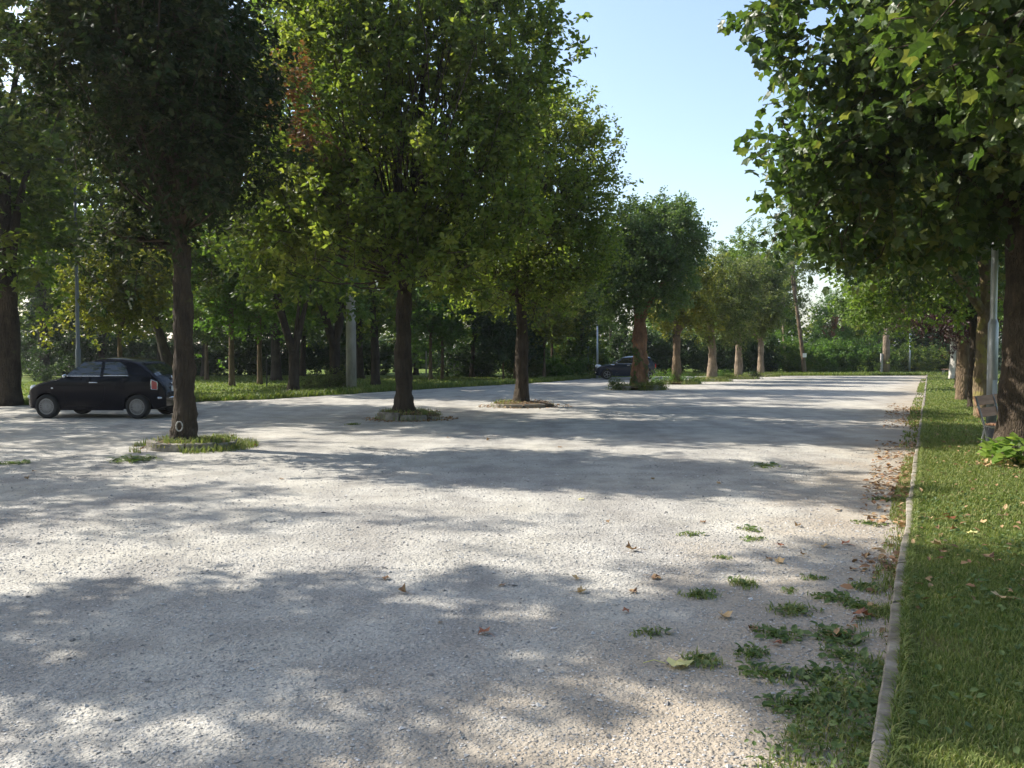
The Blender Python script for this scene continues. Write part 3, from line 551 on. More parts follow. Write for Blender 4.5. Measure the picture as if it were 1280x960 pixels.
# ------------------------------------------------------------------ hedges, shrubs, far wood
def leafy(name, lobes, seed, lm, nclump, leaf, loc, label, cat, group=None, kind=None, per=6, ps=22, cl=.4, shoot=.35, up=.4, shell=.55, core=None, **k):
    rng = np.random.default_rng(seed)
    mb_o = make_crown(name, rng, lobes, nclump, per, ps, cl, shoot, leaf, up, .7, .15, RHOMB, shell=shell, lm=M[lm], flat=.4, **k)
    mb_o.location = loc
    tag(mb_o, label, cat, group, kind); return mb_o
def hedge_lobes(x0, y0, x1, y1, h, th):
    L = math.hypot(x1 - x0, y1 - y0); n = max(2, int(L / 1.6)); rg = np.random.default_rng(int(abs(x0 * 7 + y0)))
    return [((x1 - x0) * (i + .5) / n, (y1 - y0) * (i + .5) / n, h * .5, max(.9, th), th, h * .5 * rg.uniform(.85, 1.1)) for i in range(n)]
def hedge(px0, d0, px1, d1, h, th, seed, label, lm='leaf_hedge', n=None, leaf=.13, name='hedge', cat='hedge', **k):
    x0, x1 = at(px0, d0), at(px1, d1); lob = hedge_lobes(x0, d0, x1, d1, h, th); L = math.hypot(x1 - x0, d1 - d0)
    return leafy(name, lob, seed, lm, n or int(L * 14), leaf, (x0, d0, 0), label, cat, group='hedges', **k)
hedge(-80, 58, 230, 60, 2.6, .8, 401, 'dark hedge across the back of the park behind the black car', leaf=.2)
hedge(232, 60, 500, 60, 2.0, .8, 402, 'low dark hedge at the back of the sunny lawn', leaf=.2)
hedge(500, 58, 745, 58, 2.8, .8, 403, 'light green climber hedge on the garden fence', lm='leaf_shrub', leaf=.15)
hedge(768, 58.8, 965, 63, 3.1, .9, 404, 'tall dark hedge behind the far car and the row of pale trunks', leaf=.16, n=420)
hedge(30, 46, 72, 47, 1.6, .9, 405, 'clipped dark bush block at the left behind the bonnet of the black car', leaf=.12)
G_BUSH = 'shrubs along the far edge'
for i, (px, d, rx, h, lm, lab) in enumerate([
    (968, 63.5, 1.9, 3.0, 'leaf_shrub', 'broad bush right of the last trunk of the gravel row'), (990, 62.6, 1.1, 2.4, 'leaf_bright', 'yellow green bush left of the leaning trunk'),
    (1018, 63, 1.3, 2.0, 'leaf_shrub', 'low bush right of the white paper notice'), (1045, 64, 1.8, 2.8, 'leaf_shrub', 'bush in front of the broken rusty trunk'),
    (1072, 63.2, 1.9, 2.5, 'leaf_shrub', 'wide sunlit bush in the middle of the far shrubs'), (1095, 62.2, 1.1, 1.6, 'leaf_bright', 'small light bush touching the stout concrete post'),
    (1128, 66, 1.9, 1.9, 'leaf_green', 'dark bush between the stout post and the thin grey post'), (1158, 66.5, 2.0, 1.9, 'leaf_green', 'bush right of the thin grey post'),
    (1185, 69, 2.2, 2.2, 'leaf_hedge', 'dark bush behind the far bench'),
    (725, 55.5, 1.5, 2.0, 'leaf_green', 'shaded bush just left of the street pole and far car'), (700, 54, 1.5, 1.3, 'leaf_shrub', 'low bush left of the far car at the gravel edge'),
    (655, 52.5, .9, 1.5, 'leaf_olive', 'greyish bush behind the foot of the straight dark trunk'), (588, 55, 1.5, 1.9, 'leaf_hedge', 'dark clipped bush block in front of the garden fence'),
    (413, 37.8, .8, .45, 'leaf_olive', 'ground hugging bush at the foot of the V shaped tree')]):
    leafy('shrub', [(0, 0, h * .5, rx, rx * .7, h * .5), (rx * .5, -.2, h * .4, rx * .6, rx * .5, h * .4), (-rx * .55, .1, h * .42, rx * .6, rx * .5, h * .42)], 420 + i, lm, int(26 + rx * h * 9), .15 if d > 45 else .09, (at(px, d), d, 0), lab, 'bush', G_BUSH)
# far wood: one unbroken mass
rng = np.random.default_rng(77); lob = []
for px in range(-260, 1560, 42):
    d = 92 + rng.uniform(-6, 6); h = (12 if px < 300 else 10 if px < 720 else 5.2 if px < 960 else 7.0 if px < 1120 else 9.5) * rng.uniform(.85, 1.1)
    lob.append((at(px, d), d, h * .45, 3.2, 2.5, h * .55))
o = make_crown('far_wood', rng, lob, 1500, 5, 16, 1.1, .9, .42, .4, .7, .1, RHOMB, shell=.5, lm=M['leaf_green'], twigs=False, flat=.4)
tag(o, 'far off wood closing the view behind the park', 'wood', kind='stuff')
rng = np.random.default_rng(78); lob = [(at(px, 84), 84, 1.3, 2.6, 1.2, 1.6) for px in range(-240, 1560, 48)]
o = make_crown('undergrowth', rng, lob, 1100, 5, 14, .9, .7, .34, .4, .7, .1, RHOMB, shell=.4, lm=M['leaf_hedge'], twigs=False, flat=.4); tag(o, 'dark undergrowth along the far edge of the park', 'undergrowth', kind='stuff')

# ------------------------------------------------------------------ garden fence, posts, poles, wires
galv = mat('galvanised', (.46, .48, .49), .45, metal=.55); q = NB(galv)
a = q.noise(3, 5, stretch=(3, 3, .6)); q.l(q.ramp(a.outputs['Fac'], [(.35, (.30, .32, .34)), (.6, (.50, .52, .53)), (.75, (.40, .41, .40))]), q.b.inputs['Base Color'])
conc = mat('concrete', (.42, .40, .36), .9, spec=.2); q = NB(conc); a = q.noise(4, 6, stretch=(1, 1, .4)); q.l(q.ramp(a.outputs['Fac'], [(.3, (.28, .27, .24)), (.7, (.48, .46, .42))]), q.b.inputs['Base Color'])
darkm = mat('dark_metal', (.05, .055, .05), .6, metal=.4)
fe = empty('garden_fence', (at(498, 56.2), 56.2, 0)); tag(fe, 'wire mesh garden fence with thin concrete posts behind the middle trees', 'fence')
x0, x1 = at(498, 56.2), at(742, 56.2); L = x1 - x0; npost = 8
for i in range(npost):
    mb = MB(); mb.box((L * i / (npost - 1), 0, .8), (.09, .09, 1.7)); mb.box((L * i / (npost - 1), 0, 1.67), (.10, .10, .05), taper=.6); mb.build('post', [conc], fe)
mb = MB()
for k in range(7): mb.tube([(0, .05, .15 + k * .22), (L, .05, .15 + k * .22)], .008, 4)
for k in range(int(L / .3)): mb.tube([(k * .3, .05, .1), (k * .3, .05, 1.5)], .006, 4)
mb.build('wire_mesh', [darkm], fe)
# lamp post on the lawn in front of the big maple
lp = at(1240.5, 14.45)
e = empty('lamp_post', (lp, 14.45, .04)); tag(e, 'grey galvanised lamp post with thicker lower section beside the bench', 'lamp post')
mb = MB(); mb.lathe([(.0, 0), (.082, 0), (.082, 2.06), (.074, 2.08), (.058, 2.12), (.055, 2.14)], 24); mb.lathe([(.055, 2.1), (.05, 4.6), (.042, 7.2), (0, 7.2)], 20); mb.build('pole', [galv], e, True)
mb = MB(); mb.lathe([(.085, 0), (.115, .0), (.115, .02), (.09, .05), (.087, .30), (.082, .31)], 24); mb.build('base_sleeve', [mat('sleeve', (.12, .12, .13), .7)], e, True)
mb = MB(); mb.box((0, -.084, .95), (.085, .012, .28)); mb.build('door_hatch', [galv], e)
mb = MB(); mb.lathe([(0, 7.65), (.2, 7.6), (.27, 7.45), (.26, 7.4), (0, 7.38)], 20); mb.lathe([(0, 7.15), (.07, 7.15), (.14, 7.38), (0, 7.38)], 16); mb.build('lamp_head', [darkm], e, True)
# lamp post behind the black car
lx = at(98, 27.5)
e = empty('lamp_post', (lx, 27.5, 0)); tag(e, 'slim dark lamp post rising behind the black parked car', 'lamp post')
mb = MB(); mb.lathe([(0, 0), (.085, 0), (.085, 1.7), (.06, 1.76), (.055, 4), (.04, 7.6), (0, 7.6)], 16); mb.build('pole', [mat('pole_grey', (.16, .18, .19), .5, metal=.4)], e, True)
mb = MB(); mb.tube([(0, 0, 7.5), (0, -.15, 7.62), (0, -.5, 7.66)], .03, 8); mb.box((0, -.75, 7.66), (.22, .55, .09), taper=.7); mb.build('lamp_head', [darkm], e)
# concrete mast
cxm, cym = at(439, 37.2), 37.2
e = empty('concrete_mast', (cxm, cym, 0)); tag(e, 'stout pale concrete mast on the lawn between the forked trees', 'mast')
mb = MB(); mb.tube([(0, 0, -.1), (0, 0, 5), (0, 0, 11)], [.235, .20, .15], 18, 0); mb.build('shaft', [conc], e, True)
mb = MB(); mb.box((0, -.02, 10.6), (1.5, .09, .09)); [mb.lathe([(0, 10.65), (.05, 10.65), (.06, 10.72), (.03, 10.8), (0, 10.84)], 10, (xx, -.02, 0)) for xx in (-.65, 0, .65)]; mb.build('cross_arm', [darkm], e)
# street pole by the far car
e = empty('street_pole', (at(746.5, 53), 53, 0)); tag(e, 'thin pale grey pole at the bonnet of the far car', 'pole')
mb = MB(); mb.lathe([(0, 0), (.075, 0), (.07, 1.8), (.06, 1.82), (.055, 3.3), (0, 3.32)], 12); mb.build('pole', [galv], e, True)
mb = MB(); mb.lathe([(0, 3.3), (.07, 3.3), (.07, 3.36), (.03, 3.42), (0, 3.43)], 12); mb.build('cap', [darkm], e, True)
e = empty('marker_post', (at(735, 55), 55, 0)); tag(e, 'short greenish post left of the pale street pole', 'post')
mb = MB(); mb.lathe([(0, 0), (.05, 0), (.05, 1.95), (0, 1.97)], 10); mb.lathe([(0, 1.9), (.085, 1.9), (.085, 2.1), (0, 2.14)], 10); mb.build('post', [mat('post_green', (.16, .22, .19), .6)], e, True)
# stake on the lawn
e = empty('lawn_stake', (at(333, 39.5), 39.5, 0)); tag(e, 'thin dark stake standing on the sunny lawn', 'stake')
mb = MB(); mb.tube([(0, 0, -.1), (.03, 0, .8), (.02, 0, 1.5)], [.035, .03, .025], 8); mb.box((.02, 0, 1.47), (.1, .06, .12)); mb.build('stake', [darkm], e)
# far posts
e = empty('concrete_post', (at(1107.5, 61.5), 61.5, 0)); tag(e, 'stout pale round post standing at the far gravel edge', 'post')
mb = MB(); mb.tube([(0, 0, -.1), (0, 0, 2.2), (0, 0, 7)], [.27, .25, .2], 18, wob=.015, rng=rng); mb.build('shaft', [M['bark_pale']], e, True)
mb = MB(); mb.box((-.33, 0, .75), (.16, .16, 1.6), taper=.9); mb.build('side_stub', [conc], e)
e = empty('street_pole', (at(1137, 63), 63, 0)); tag(e, 'thin grey metal post with small cap right of the stout round post', 'pole')
mb = MB(); mb.lathe([(0, 0), (.06, 0), (.06, 2.9), (0, 2.9)], 12); mb.build('pole', [galv], e, True)
mb = MB(); mb.lathe([(0, 2.88), (.11, 2.88), (.11, 2.96), (.04, 3.04), (0, 3.05)], 12); mb.build('cap', [galv], e, True)
# overhead wires across the far gap
e = empty('overhead_wires', (at(840, 82), 82, 0)); tag(e, 'two thin overhead wires crossing the sky gap over the far trees', 'wires')
for k, zz in enumerate((10.95, 11.5)):
    mb = MB(); t = np.linspace(0, 1, 20); mb.tube(np.stack([t * 26 - 6, t * 4, zz - 1.3 * 4 * t * (1 - t) * .35], 1), .022, 4); mb.build('wire', [darkm], e)
for xx, yy in ((-6, 0), (20, 4)):
    mb = MB(); mb.tube([(xx, yy, -.1), (xx, yy, 11.6)], [.16, .1], 10); mb.box((xx, yy, 11.2), (.1, .1, .9)); mb.build('pole', [M['bark_dark']], e)
# pale roofline scrap: small white shed seen between the lawn trunks
e = empty('garden_shed', (at(1213, 82), 82, 0)); tag(e, 'small white gabled shed far off between the lawn trunks', 'shed')
mb = MB(); mb.box((0, 0, 1.0), (2.0, 2.0, 2.0)); mb.build('wall', [mat('white_wall', (.75, .74, .72), .8)], e)
mb = MB(); mb.add([(-1.15, -1.1, 1.98), (1.15, -1.1, 1.98), (0, -1.1, 2.9), (-1.15, 1.1, 1.98), (1.15, 1.1, 1.98), (0, 1.1, 2.9)], [[(0, 1, 4, 3), (1, 2, 5, 4), (2, 0, 3, 5)], [(0, 2, 1), (3, 4, 5)]]); mb.build('roof', [mat('pale_roof', (.6, .58, .55), .8)], e)

# ------------------------------------------------------------------ cars
def car(name, loc, rz, label, L, H, W, top, plan, belt, arches, r_arch, wheel_r, body_m, glass_m, side_glass, shield, hatch, spokes, tumble=.17, roundr=.10, sill=.2, details=None, roof_m=None, rim_m=None):
    root = empty(name, loc, rz); tag(root, label, 'car', 'parked cars')
    ts, tz = zip(*top); ps, pw = zip(*plan)
    def smooth(x, xs, ys):
        x = np.asarray(x, float); return sum(np.interp(np.clip(x + o, 0, L), xs, ys) for o in (-.06, -.03, 0, .03, .06)) / 5
    zt = lambda s: smooth(s, ts, tz); wp = lambda s: smooth(s, ps, pw) * W / 2
    def zb(s):
        z = np.full(np.shape(s), sill) + .08 * np.clip(1 - s / .35, 0, 1) + .10 * np.clip(1 - (L - s) / .4, 0, 1)
        for a in arches:
            dd = np.abs(s - a); z = np.maximum(z, np.where(dd < r_arch, wheel_r + np.sqrt(np.clip(r_arch ** 2 - dd ** 2, 0, None)), 0))
        return z
    def yw(s, z):
        s = np.asarray(s, float); z = np.asarray(z, float); w_ = wp(s)
        lo = np.clip((z - sill) / (belt - sill), 0, 1); f = .93 + .07 * np.sin(np.clip(lo, 0, 1) * 2.3) / math.sin(2.3 * .68) * .98
        f = np.minimum(f, 1.0) - .0
        # shoulder crease under the windows
        f = f - .012 * np.exp(-((z - belt + .05) / .03) ** 2)
        up = np.clip((z - belt) / (H - belt), 0, 1); return w_ * (f - tumble * up ** 1.15 - .02 * (up > 0))
    def topz(s, y):
        rr = np.minimum(roundr, .35 * (zt(s) - .3)); zs = zt(s) - rr; w_ = yw(s, zs); u = np.clip(np.abs(y) / w_, 0, 1); return zs + rr * (1 - u ** 2.4) ** (1 / 2.2)
    n = 150; s = np.unique(np.concatenate([np.linspace(0, L, n), *[a + np.array([-r_arch, r_arch]) for a in arches]])); rows = []
    for si in s:
        rr = min(roundr, .35 * (zt(si) - .3)); zs = zt(si) - rr; b = float(zb(np.array(si))); zz = np.linspace(b, zs, 22)
        side = [(float(yw(si, z)), z) for z in zz]; wt = side[-1][0]
        arc = [(wt * math.cos(a) ** .8, zs + rr * math.sin(a) ** .9) for a in np.linspace(0, math.pi / 2, 12)[1:]]
        half = side + arc; full = [(-y, z) for y, z in half] + [(y, z) for y, z in half[::-1][1:]]
        rows.append([(si - L / 2, y, z) for y, z in full])
    mb = MB(); rows = np.array(rows); mb.grid(rows)
    k = rows.shape[1]; mb.f.append((np.array([list(range(k))]), 0)); mb.rnd.append(np.array([.5])); mb.f.append((np.array([list(range((len(s) - 1) * k, len(s) * k))[::-1]]), 0)); mb.rnd.append(np.array([.5]))
    mb.build('body', [body_m], root, True)
    # underside and inner arches
    mb = MB(); mb.box((0, 0, .33), (L * .9, W * .72, .22)); 
    mb.build('underbody', [M_under], root)
    # glass
    def patch(fn, s0, s1, lo, hi, m=18, nn=8, off=.006):
        V = np.zeros((m, nn, 3))
        for i, si in enumerate(np.linspace(s0, s1, m)):
            for j, t in enumerate(np.linspace(0, 1, nn)): V[i, j] = fn(si, lo(si) + (hi(si) - lo(si)) * t, off)
        return V
    for sg in side_glass:
        s0, s1, lo, hi = sg
        for sgn in (-1, 1):
            mb = MB(); mb.grid(patch(lambda a, z, o: (a - L / 2, sgn * (float(yw(a, z)) + o), z), s0, s1, lo, hi, 26)); g = mb.build('side_window', [glass_m], root, True)
            mb = MB(); P = [(a - L / 2, sgn * (float(yw(a, lo(a))) + .008), lo(a) - .006) for a in np.linspace(s0, s1, 20)]; mb.tube(P, .009, 6); mb.build('chrome_strip', [M_chrome], root, True)
    for nm, (s0, s1, wf) in (('windscreen', shield), ('rear_window', hatch)):
        mb = MB(); V = patch(lambda a, y, o: (a - L / 2 + (-.006 if nm == 'windscreen' else .006), y, float(topz(a, y)) + .007), s0, s1, lambda a: -wf * float(yw(a, zt(a) - .1)), lambda a: wf * float(yw(a, zt(a) - .1)), 12, 14); mb.grid(V); mb.build(nm, [glass_m], root, True)
    for a in arches:
        for sgn in (-1, 1):
            yc = sgn * (W / 2 - .10)
            mb = MB(); R_, tw = wheel_r, .175; ri = R_ * .68
            mb.lathe([(ri, -tw / 2), (R_ * .93, -tw / 2), (R_, -tw / 2 + .03), (R_, tw / 2 - .03), (R_ * .93, tw / 2), (ri, tw / 2)], 40, (a - L / 2, yc, R_), 'y', closed=True); wh = mb.build('wheel', [M_tyre], root, True)
            mb = MB(); c = np.array((a - L / 2, yc, R_)); f = sgn * (tw / 2 - .012)
            mb.lathe([(ri + .005, f), (ri + .005, f - sgn * .02), (ri * .86, f - sgn * .02), (ri * .86, f)], 40, c, 'y', closed=True); mb.lathe([(0, f + sgn * .01), (ri * .22, f + sgn * .006), (ri * .26, f - sgn * .02)], 20, c, 'y')
            for kk in range(spokes):
                th = 2 * math.pi * kk / spokes; u = np.array((math.cos(th), 0, math.sin(th))); v = np.array((-math.sin(th), 0, math.cos(th))); hw = ri * (.055 if spokes > 10 else .10)
                p0 = c + u * ri * .25; p1 = c + u * ri * .88; Y = np.array((0, 1, 0))
                mb.add([p0 - v * hw + Y * f, p0 + v * hw + Y * f, p1 + v * hw * 1.1 + Y * f, p1 - v * hw * 1.1 + Y * f, p0 - v * hw + Y * (f - sgn * .03), p0 + v * hw + Y * (f - sgn * .03), p1 + v * hw * 1.1 + Y * (f - sgn * .03), p1 - v * hw * 1.1 + Y * (f - sgn * .03)], [[(0, 1, 2, 3), (0, 1, 5, 4), (1, 2, 6, 5), (2, 3, 7, 6), (3, 0, 4, 7)]])
            mb.build('rim', [rim_m or M_rim], wh)
            mb = MB(); mb.lathe([(0, 0), (ri * .9, 0), (ri * .9, .01), (0, .01)], 30, c + np.array((0, f - sgn * .05, 0)), 'y'); mb.build('brake_disc', [M_under], wh)
    if details: details(root, L, W, H, yw, topz, zt, wp)
    return root
M_tyre = mat('tyre', (.018, .018, .018), .85); M_rim = mat('rim', (.2, .21, .23), .3, metal=.85); M_rimd = mat('rim_grey', (.35, .36, .38), .35, metal=.8); M_chrome = mat('chrome', (.8, .8, .82), .12, metal=1); M_under = mat('underbody', (.008, .008, .008), .9)
M_black = mat('paint_black', (.0025, .003, .008), .22, spec=.12, coat=.12); M_navy = mat('paint_navy', (.010, .016, .032), .25, spec=.3, coat=.4); M_glass = mat('car_glass', (.012, .016, .02), .04, spec=.8)
M_red = mat('tail_red', (.35, .012, .02), .15, spec=.6, coat=.6); M_lamp = mat('lamp_clear', (.75, .77, .8), .1, spec=.8, coat=1); M_plate = mat('plate', (.72, .74, .78), .5)
def ell(mb, c, r, n=16, m=8, mt=0):
    th = np.linspace(0, 2 * np.pi, n, endpoint=False); ph = np.linspace(-np.pi / 2, np.pi / 2, m)
    V = np.array([[(c[0] + r[0] * math.cos(p) * math.cos(t), c[1] + r[1] * math.cos(p) * math.sin(t), c[2] + r[2] * math.sin(p)) for t in np.append(th, 0)] for p in ph]); return mb.grid(V, mt)
def det1(root, L, W, H, yw, topz, zt, wp):
    X = lambda s: s - L / 2
    for sg in (-1, 1):
        # tail lamp: wraps the rear corner
        mb = MB(); V = []
        for i, s_ in enumerate(np.linspace(3.27, 3.40, 8)):
            row = []
            for z in np.linspace(.72 - (s_ - 3.27) * .10, .95 - (s_ - 3.27) * .45, 8): row.append((X(s_), sg * (float(yw(s_, z)) + .012), z))
            V.append(row)
        mb.grid(V); tl = mb.build('tail_light', [M_red], root, True)
        P = [V[0][0], V[0][-1], V[-1][-1], V[-1][0], V[0][0]]; mb = MB(); mb.tube(V[0] + [r[-1] for r in V[1:]] + V[-1][::-1] + [r[0] for r in V[::-1]][1:], .008, 6); mb.build('chrome_frame', [M_chrome], tl, True)
        mb = MB(); yy = sg * (float(yw(1.85, .88)) + .022); mb.tube([(X(1.74), yy, .875), (X(1.78), yy + sg * .018, .88), (X(1.95), yy + sg * .018, .88), (X(1.98), yy, .875)], .012, 8); mb.build('door_handle', [M_chrome], root, True)
        mb = MB()
        for P in ([(1.12, .32), (1.1, .6), (1.13, .96)], [(2.12, .97), (2.15, .7), (2.08, .45), (1.95, .30)], [(1.12, .31), (1.5, .30), (1.95, .30)]):
            mb.tube([(X(a), sg * (float(yw(a, b)) + .001), b) for a, b in P], .006, 5)
        mb.build('door_gap', [M_under], root)
        mb = MB(); ell(mb, (X(1.17), sg * (float(yw(1.17, .99)) + .09), 1.03), (.045, .07, .055)); mm = mb.build('mirror', [M_chrome], root, True)
        mb = MB(); ell(mb, (X(.19), sg * .58, .73), (.10, .08, .085)); mb.build('headlight', [M_lamp], root, True)
        mb = MB(); ell(mb, (X(.10), sg * .62, .52), (.05, .05, .05)); mb.build('fog_light', [M_lamp], root, True)
        mb = MB(); ell(mb, (X(.80), sg * (float(yw(.8, .74)) + .004), .74), (.03, .01, .018)); mb.build('side_repeater', [M_lamp], root, True)
    mb = MB(); mb.tube([(X(3.41), -.70, .505), (X(3.52), -.45, .50), (X(3.55), 0, .50), (X(3.52), .45, .50), (X(3.41), .70, .505)], .028, 8); mb.build('rear_bumper_bar', [M_chrome], root, True)
    mb = MB(); mb.box((X(3.535), 0, .715), (.02, .50, .13)); mb.build('licence_plate', [M_plate], root)
    mb = MB(); mb.tube([(X(3.50), -.2, .85), (X(3.515), 0, .86), (X(3.50), .2, .85)], .018, 8); mb.build('tailgate_strip', [M_chrome], root, True)
    mb = MB(); mb.lathe([(0, 0), (.045, 0), (.045, .012), (0, .016)], 20); b_ = mb.build('round_badge', [M_chrome], root, True); b_.location = (X(3.43), 0, .99); b_.rotation_euler = (0, R(62), 0)
    mb = MB(); V = [[(X(s_), y, float(topz(2.88, y)) + z) for y in np.linspace(-.5, .5, 12)] for s_, z in ((2.84, .002), (2.93, -.012), (3.02, -.045), (3.0, -.075), (2.88, -.09))]; mb.grid(V); mb.build('spoiler', [M_black], root, True)
    mb = MB(); mb.tube([(X(2.75), 0, 1.47), (X(2.9), 0, 1.62)], .006, 5); mb.build('antenna', [M_under], root)
    mb = MB(); mb.box((X(3.2), 0, .36), (.5, 1.2, .12)); mb.build('exhaust_panel', [M_under], root)
car('parked_car', ((-11.88 + -8.42) / 2 - .02, 21.18, 0), R(-4.5), 'small black three door hatchback with rounded roof parked facing left on the left side', 3.55, 1.50, 1.63,
    [(0, .50), (.03, .62), (.12, .76), (.3, .87), (.6, .95), (.92, 1.01), (1.05, 1.08), (1.3, 1.26), (1.55, 1.39), (1.8, 1.475), (2.1, 1.50), (2.45, 1.49), (2.75, 1.45), (2.95, 1.39), (3.1, 1.27), (3.3, 1.10), (3.42, .96), (3.50, .84), (3.54, .68), (3.55, .5)],
    [(0, .62), (.04, .74), (.15, .86), (.4, .96), (.8, 1.0), (2.7, 1.0), (3.1, .96), (3.35, .88), (3.48, .78), (3.55, .66)], 1.03, (.63, 2.93), .335, .29, M_black, M_glass,
    [(1.16, 2.02, lambda s: 1.04, lambda s: min(1.38, 1.055 + max(0, s - 1.16) * .78)), (2.10, 2.72, lambda s: 1.05, lambda s: 1.38 - 1.0 * max(0, s - 2.42) ** 2 * 3.2)],
    (1.10, 1.62, .88), (3.04, 3.33, .84), 22, details=det1)
def det2(root, L, W, H, yw, topz, zt, wp):
    X = lambda s: s - L / 2
    for sg in (-1, 1):
        mb = MB(); ell(mb, (X(.20), sg * .62, .76), (.16, .13, .13)); h_ = mb.build('headlight', [M_lamp], root, True)
        mb = MB(); mb.tube([(X(1.85), sg * (float(yw(1.85, .86)) + .02), .86), (X(2.05), sg * (float(yw(2.05, .86)) + .02), .86)], .015, 8); mb.build('door_handle', [M_chrome], root, True)
        mb = MB(); ell(mb, (X(1.22), sg * (float(yw(1.22, .95)) + .10), .98), (.07, .10, .08)); mb.build('mirror', [M_rim], root, True)
        mb = MB(); mb.box((X(3.58), sg * .68, .82), (.06, .14, .26)); mb.build('tail_light', [M_red], root)
        mb = MB()
        for P in ([(1.18, .32), (1.16, .6), (1.2, .9)], [(2.25, .9), (2.27, .6), (2.2, .32)]): mb.tube([(X(a), sg * (float(yw(a, b)) + .001), b) for a, b in P], .006, 5)
        mb.build('door_gap', [M_under], root)
        mb = MB(); mb.tube([(X(a), sg * (float(yw(a, .88)) + .006), .88) for a in np.linspace(.9, 1.12, 5)], .03, 6); mb.build('side_scuttle', [M_chrome], root, True)
    mb = MB(); mb.box((X(.03), 0, .62), (.06, .8, .18)); mb.build('grille', [M_under], root)
    mb = MB(); mb.box((X(.01), 0, .42), (.06, 1.3, .05)); mb.build('front_bumper_bar', [M_chrome], root)
    mb = MB(); mb.box((X(3.63), 0, .6), (.02, .5, .12)); mb.build('licence_plate', [M_plate], root)
car('parked_car', ((5.06 + 8.72) / 2, 51.2, 0), R(-2), 'small dark blue hatchback with flat roof parked far back behind the ivy clad trunk', 3.66, 1.41, 1.68,
    [(0, .48), (.03, .66), (.10, .78), (.3, .86), (.7, .92), (1.05, .96), (1.15, 1.0), (1.40, 1.19), (1.62, 1.33), (1.8, 1.38), (2.3, 1.41), (2.9, 1.40), (3.25, 1.37), (3.38, 1.24), (3.5, 1.0), (3.6, .93), (3.65, .8), (3.66, .5)],
    [(0, .70), (.05, .80), (.2, .92), (.5, 1.0), (3.0, 1.0), (3.4, .95), (3.6, .86), (3.66, .78)], .93, (.67, 3.14), .34, .30, M_navy, M_glass,
    [(1.26, 2.16, lambda s: .95, lambda s: min(1.29, .965 + max(0, s - 1.26) * .8)), (2.22, 3.22, lambda s: .95, lambda s: 1.29 - max(0, s - 3.05) * .9)],
    (1.16, 1.66, .88), (3.3, 3.5, .8), 5, tumble=.13, details=det2, rim_m=M_rim)

# ------------------------------------------------------------------ bench
wood = mat('bench_wood', (.28, .19, .14), .75, spec=.3); q = NB(wood); a = q.noise(6, 6, stretch=(.25, 3, 3)); q.l(q.ramp(a.outputs['Fac'], [(.3, (.32, .17, .095)), (.7, (.56, .34, .21))]), q.b.inputs['Base Color'])
pgrey = mat('painted_iron', (.36, .35, .32), .5, metal=.3)
def bench(loc, rz, label, L=1.45):
    e = empty('park_bench', loc, rz); tag(e, label, 'bench')
    # local: length along X, seat forward +Y, back at y=0
    for x in (L - .04, L - .8):
        mb = MB(); mb.tube([(x, .10, 0), (x, .06, .20), (x, .02, .40), (x, -.05, .62), (x, -.12, .86)], .019, 8); mb.tube([(x, .02, .41), (x, .12, .385), (x, .44, .40), (x, .50, .42)], .019, 8); mb.tube([(x, .50, 0), (x, .46, .2), (x, .42, .40)], .019, 8)
        mb.tube([(x, -.02, .0), (x, .0, .22), (x, .04, .40)], .019, 8); mb.build('iron_frame', [pgrey], e, True)
    for k, (y, z, hh) in enumerate(((-.115, .79, .15), (-.065, .60, .15))):
        mb = MB(); mb.box((0, 0, 0), (L, .03, hh)); o = mb.build('back_slat', [wood], e); o.location = (L / 2, y, z); o.rotation_euler = (R(15), 0, 0)
    for y in (.10, .23, .36, .47):
        mb = MB(); mb.box((L / 2, y, .43), (L, .11 if y < .4 else .07, .03)); mb.build('seat_slat', [wood], e)
    return e
bench((at(1229, 13.25) + 1.45 * math.cos(R(42)), 13.25 + 1.45 * math.sin(R(42)), .045), R(90 - 48 + 180), 'wooden slat bench with grey iron frame standing partly behind the big maple trunk')
bench((at(1186.5, 57.0), 57.0, .045), R(90 - 34), 'small pale bench far off beside the whitish trunk', 1.3)

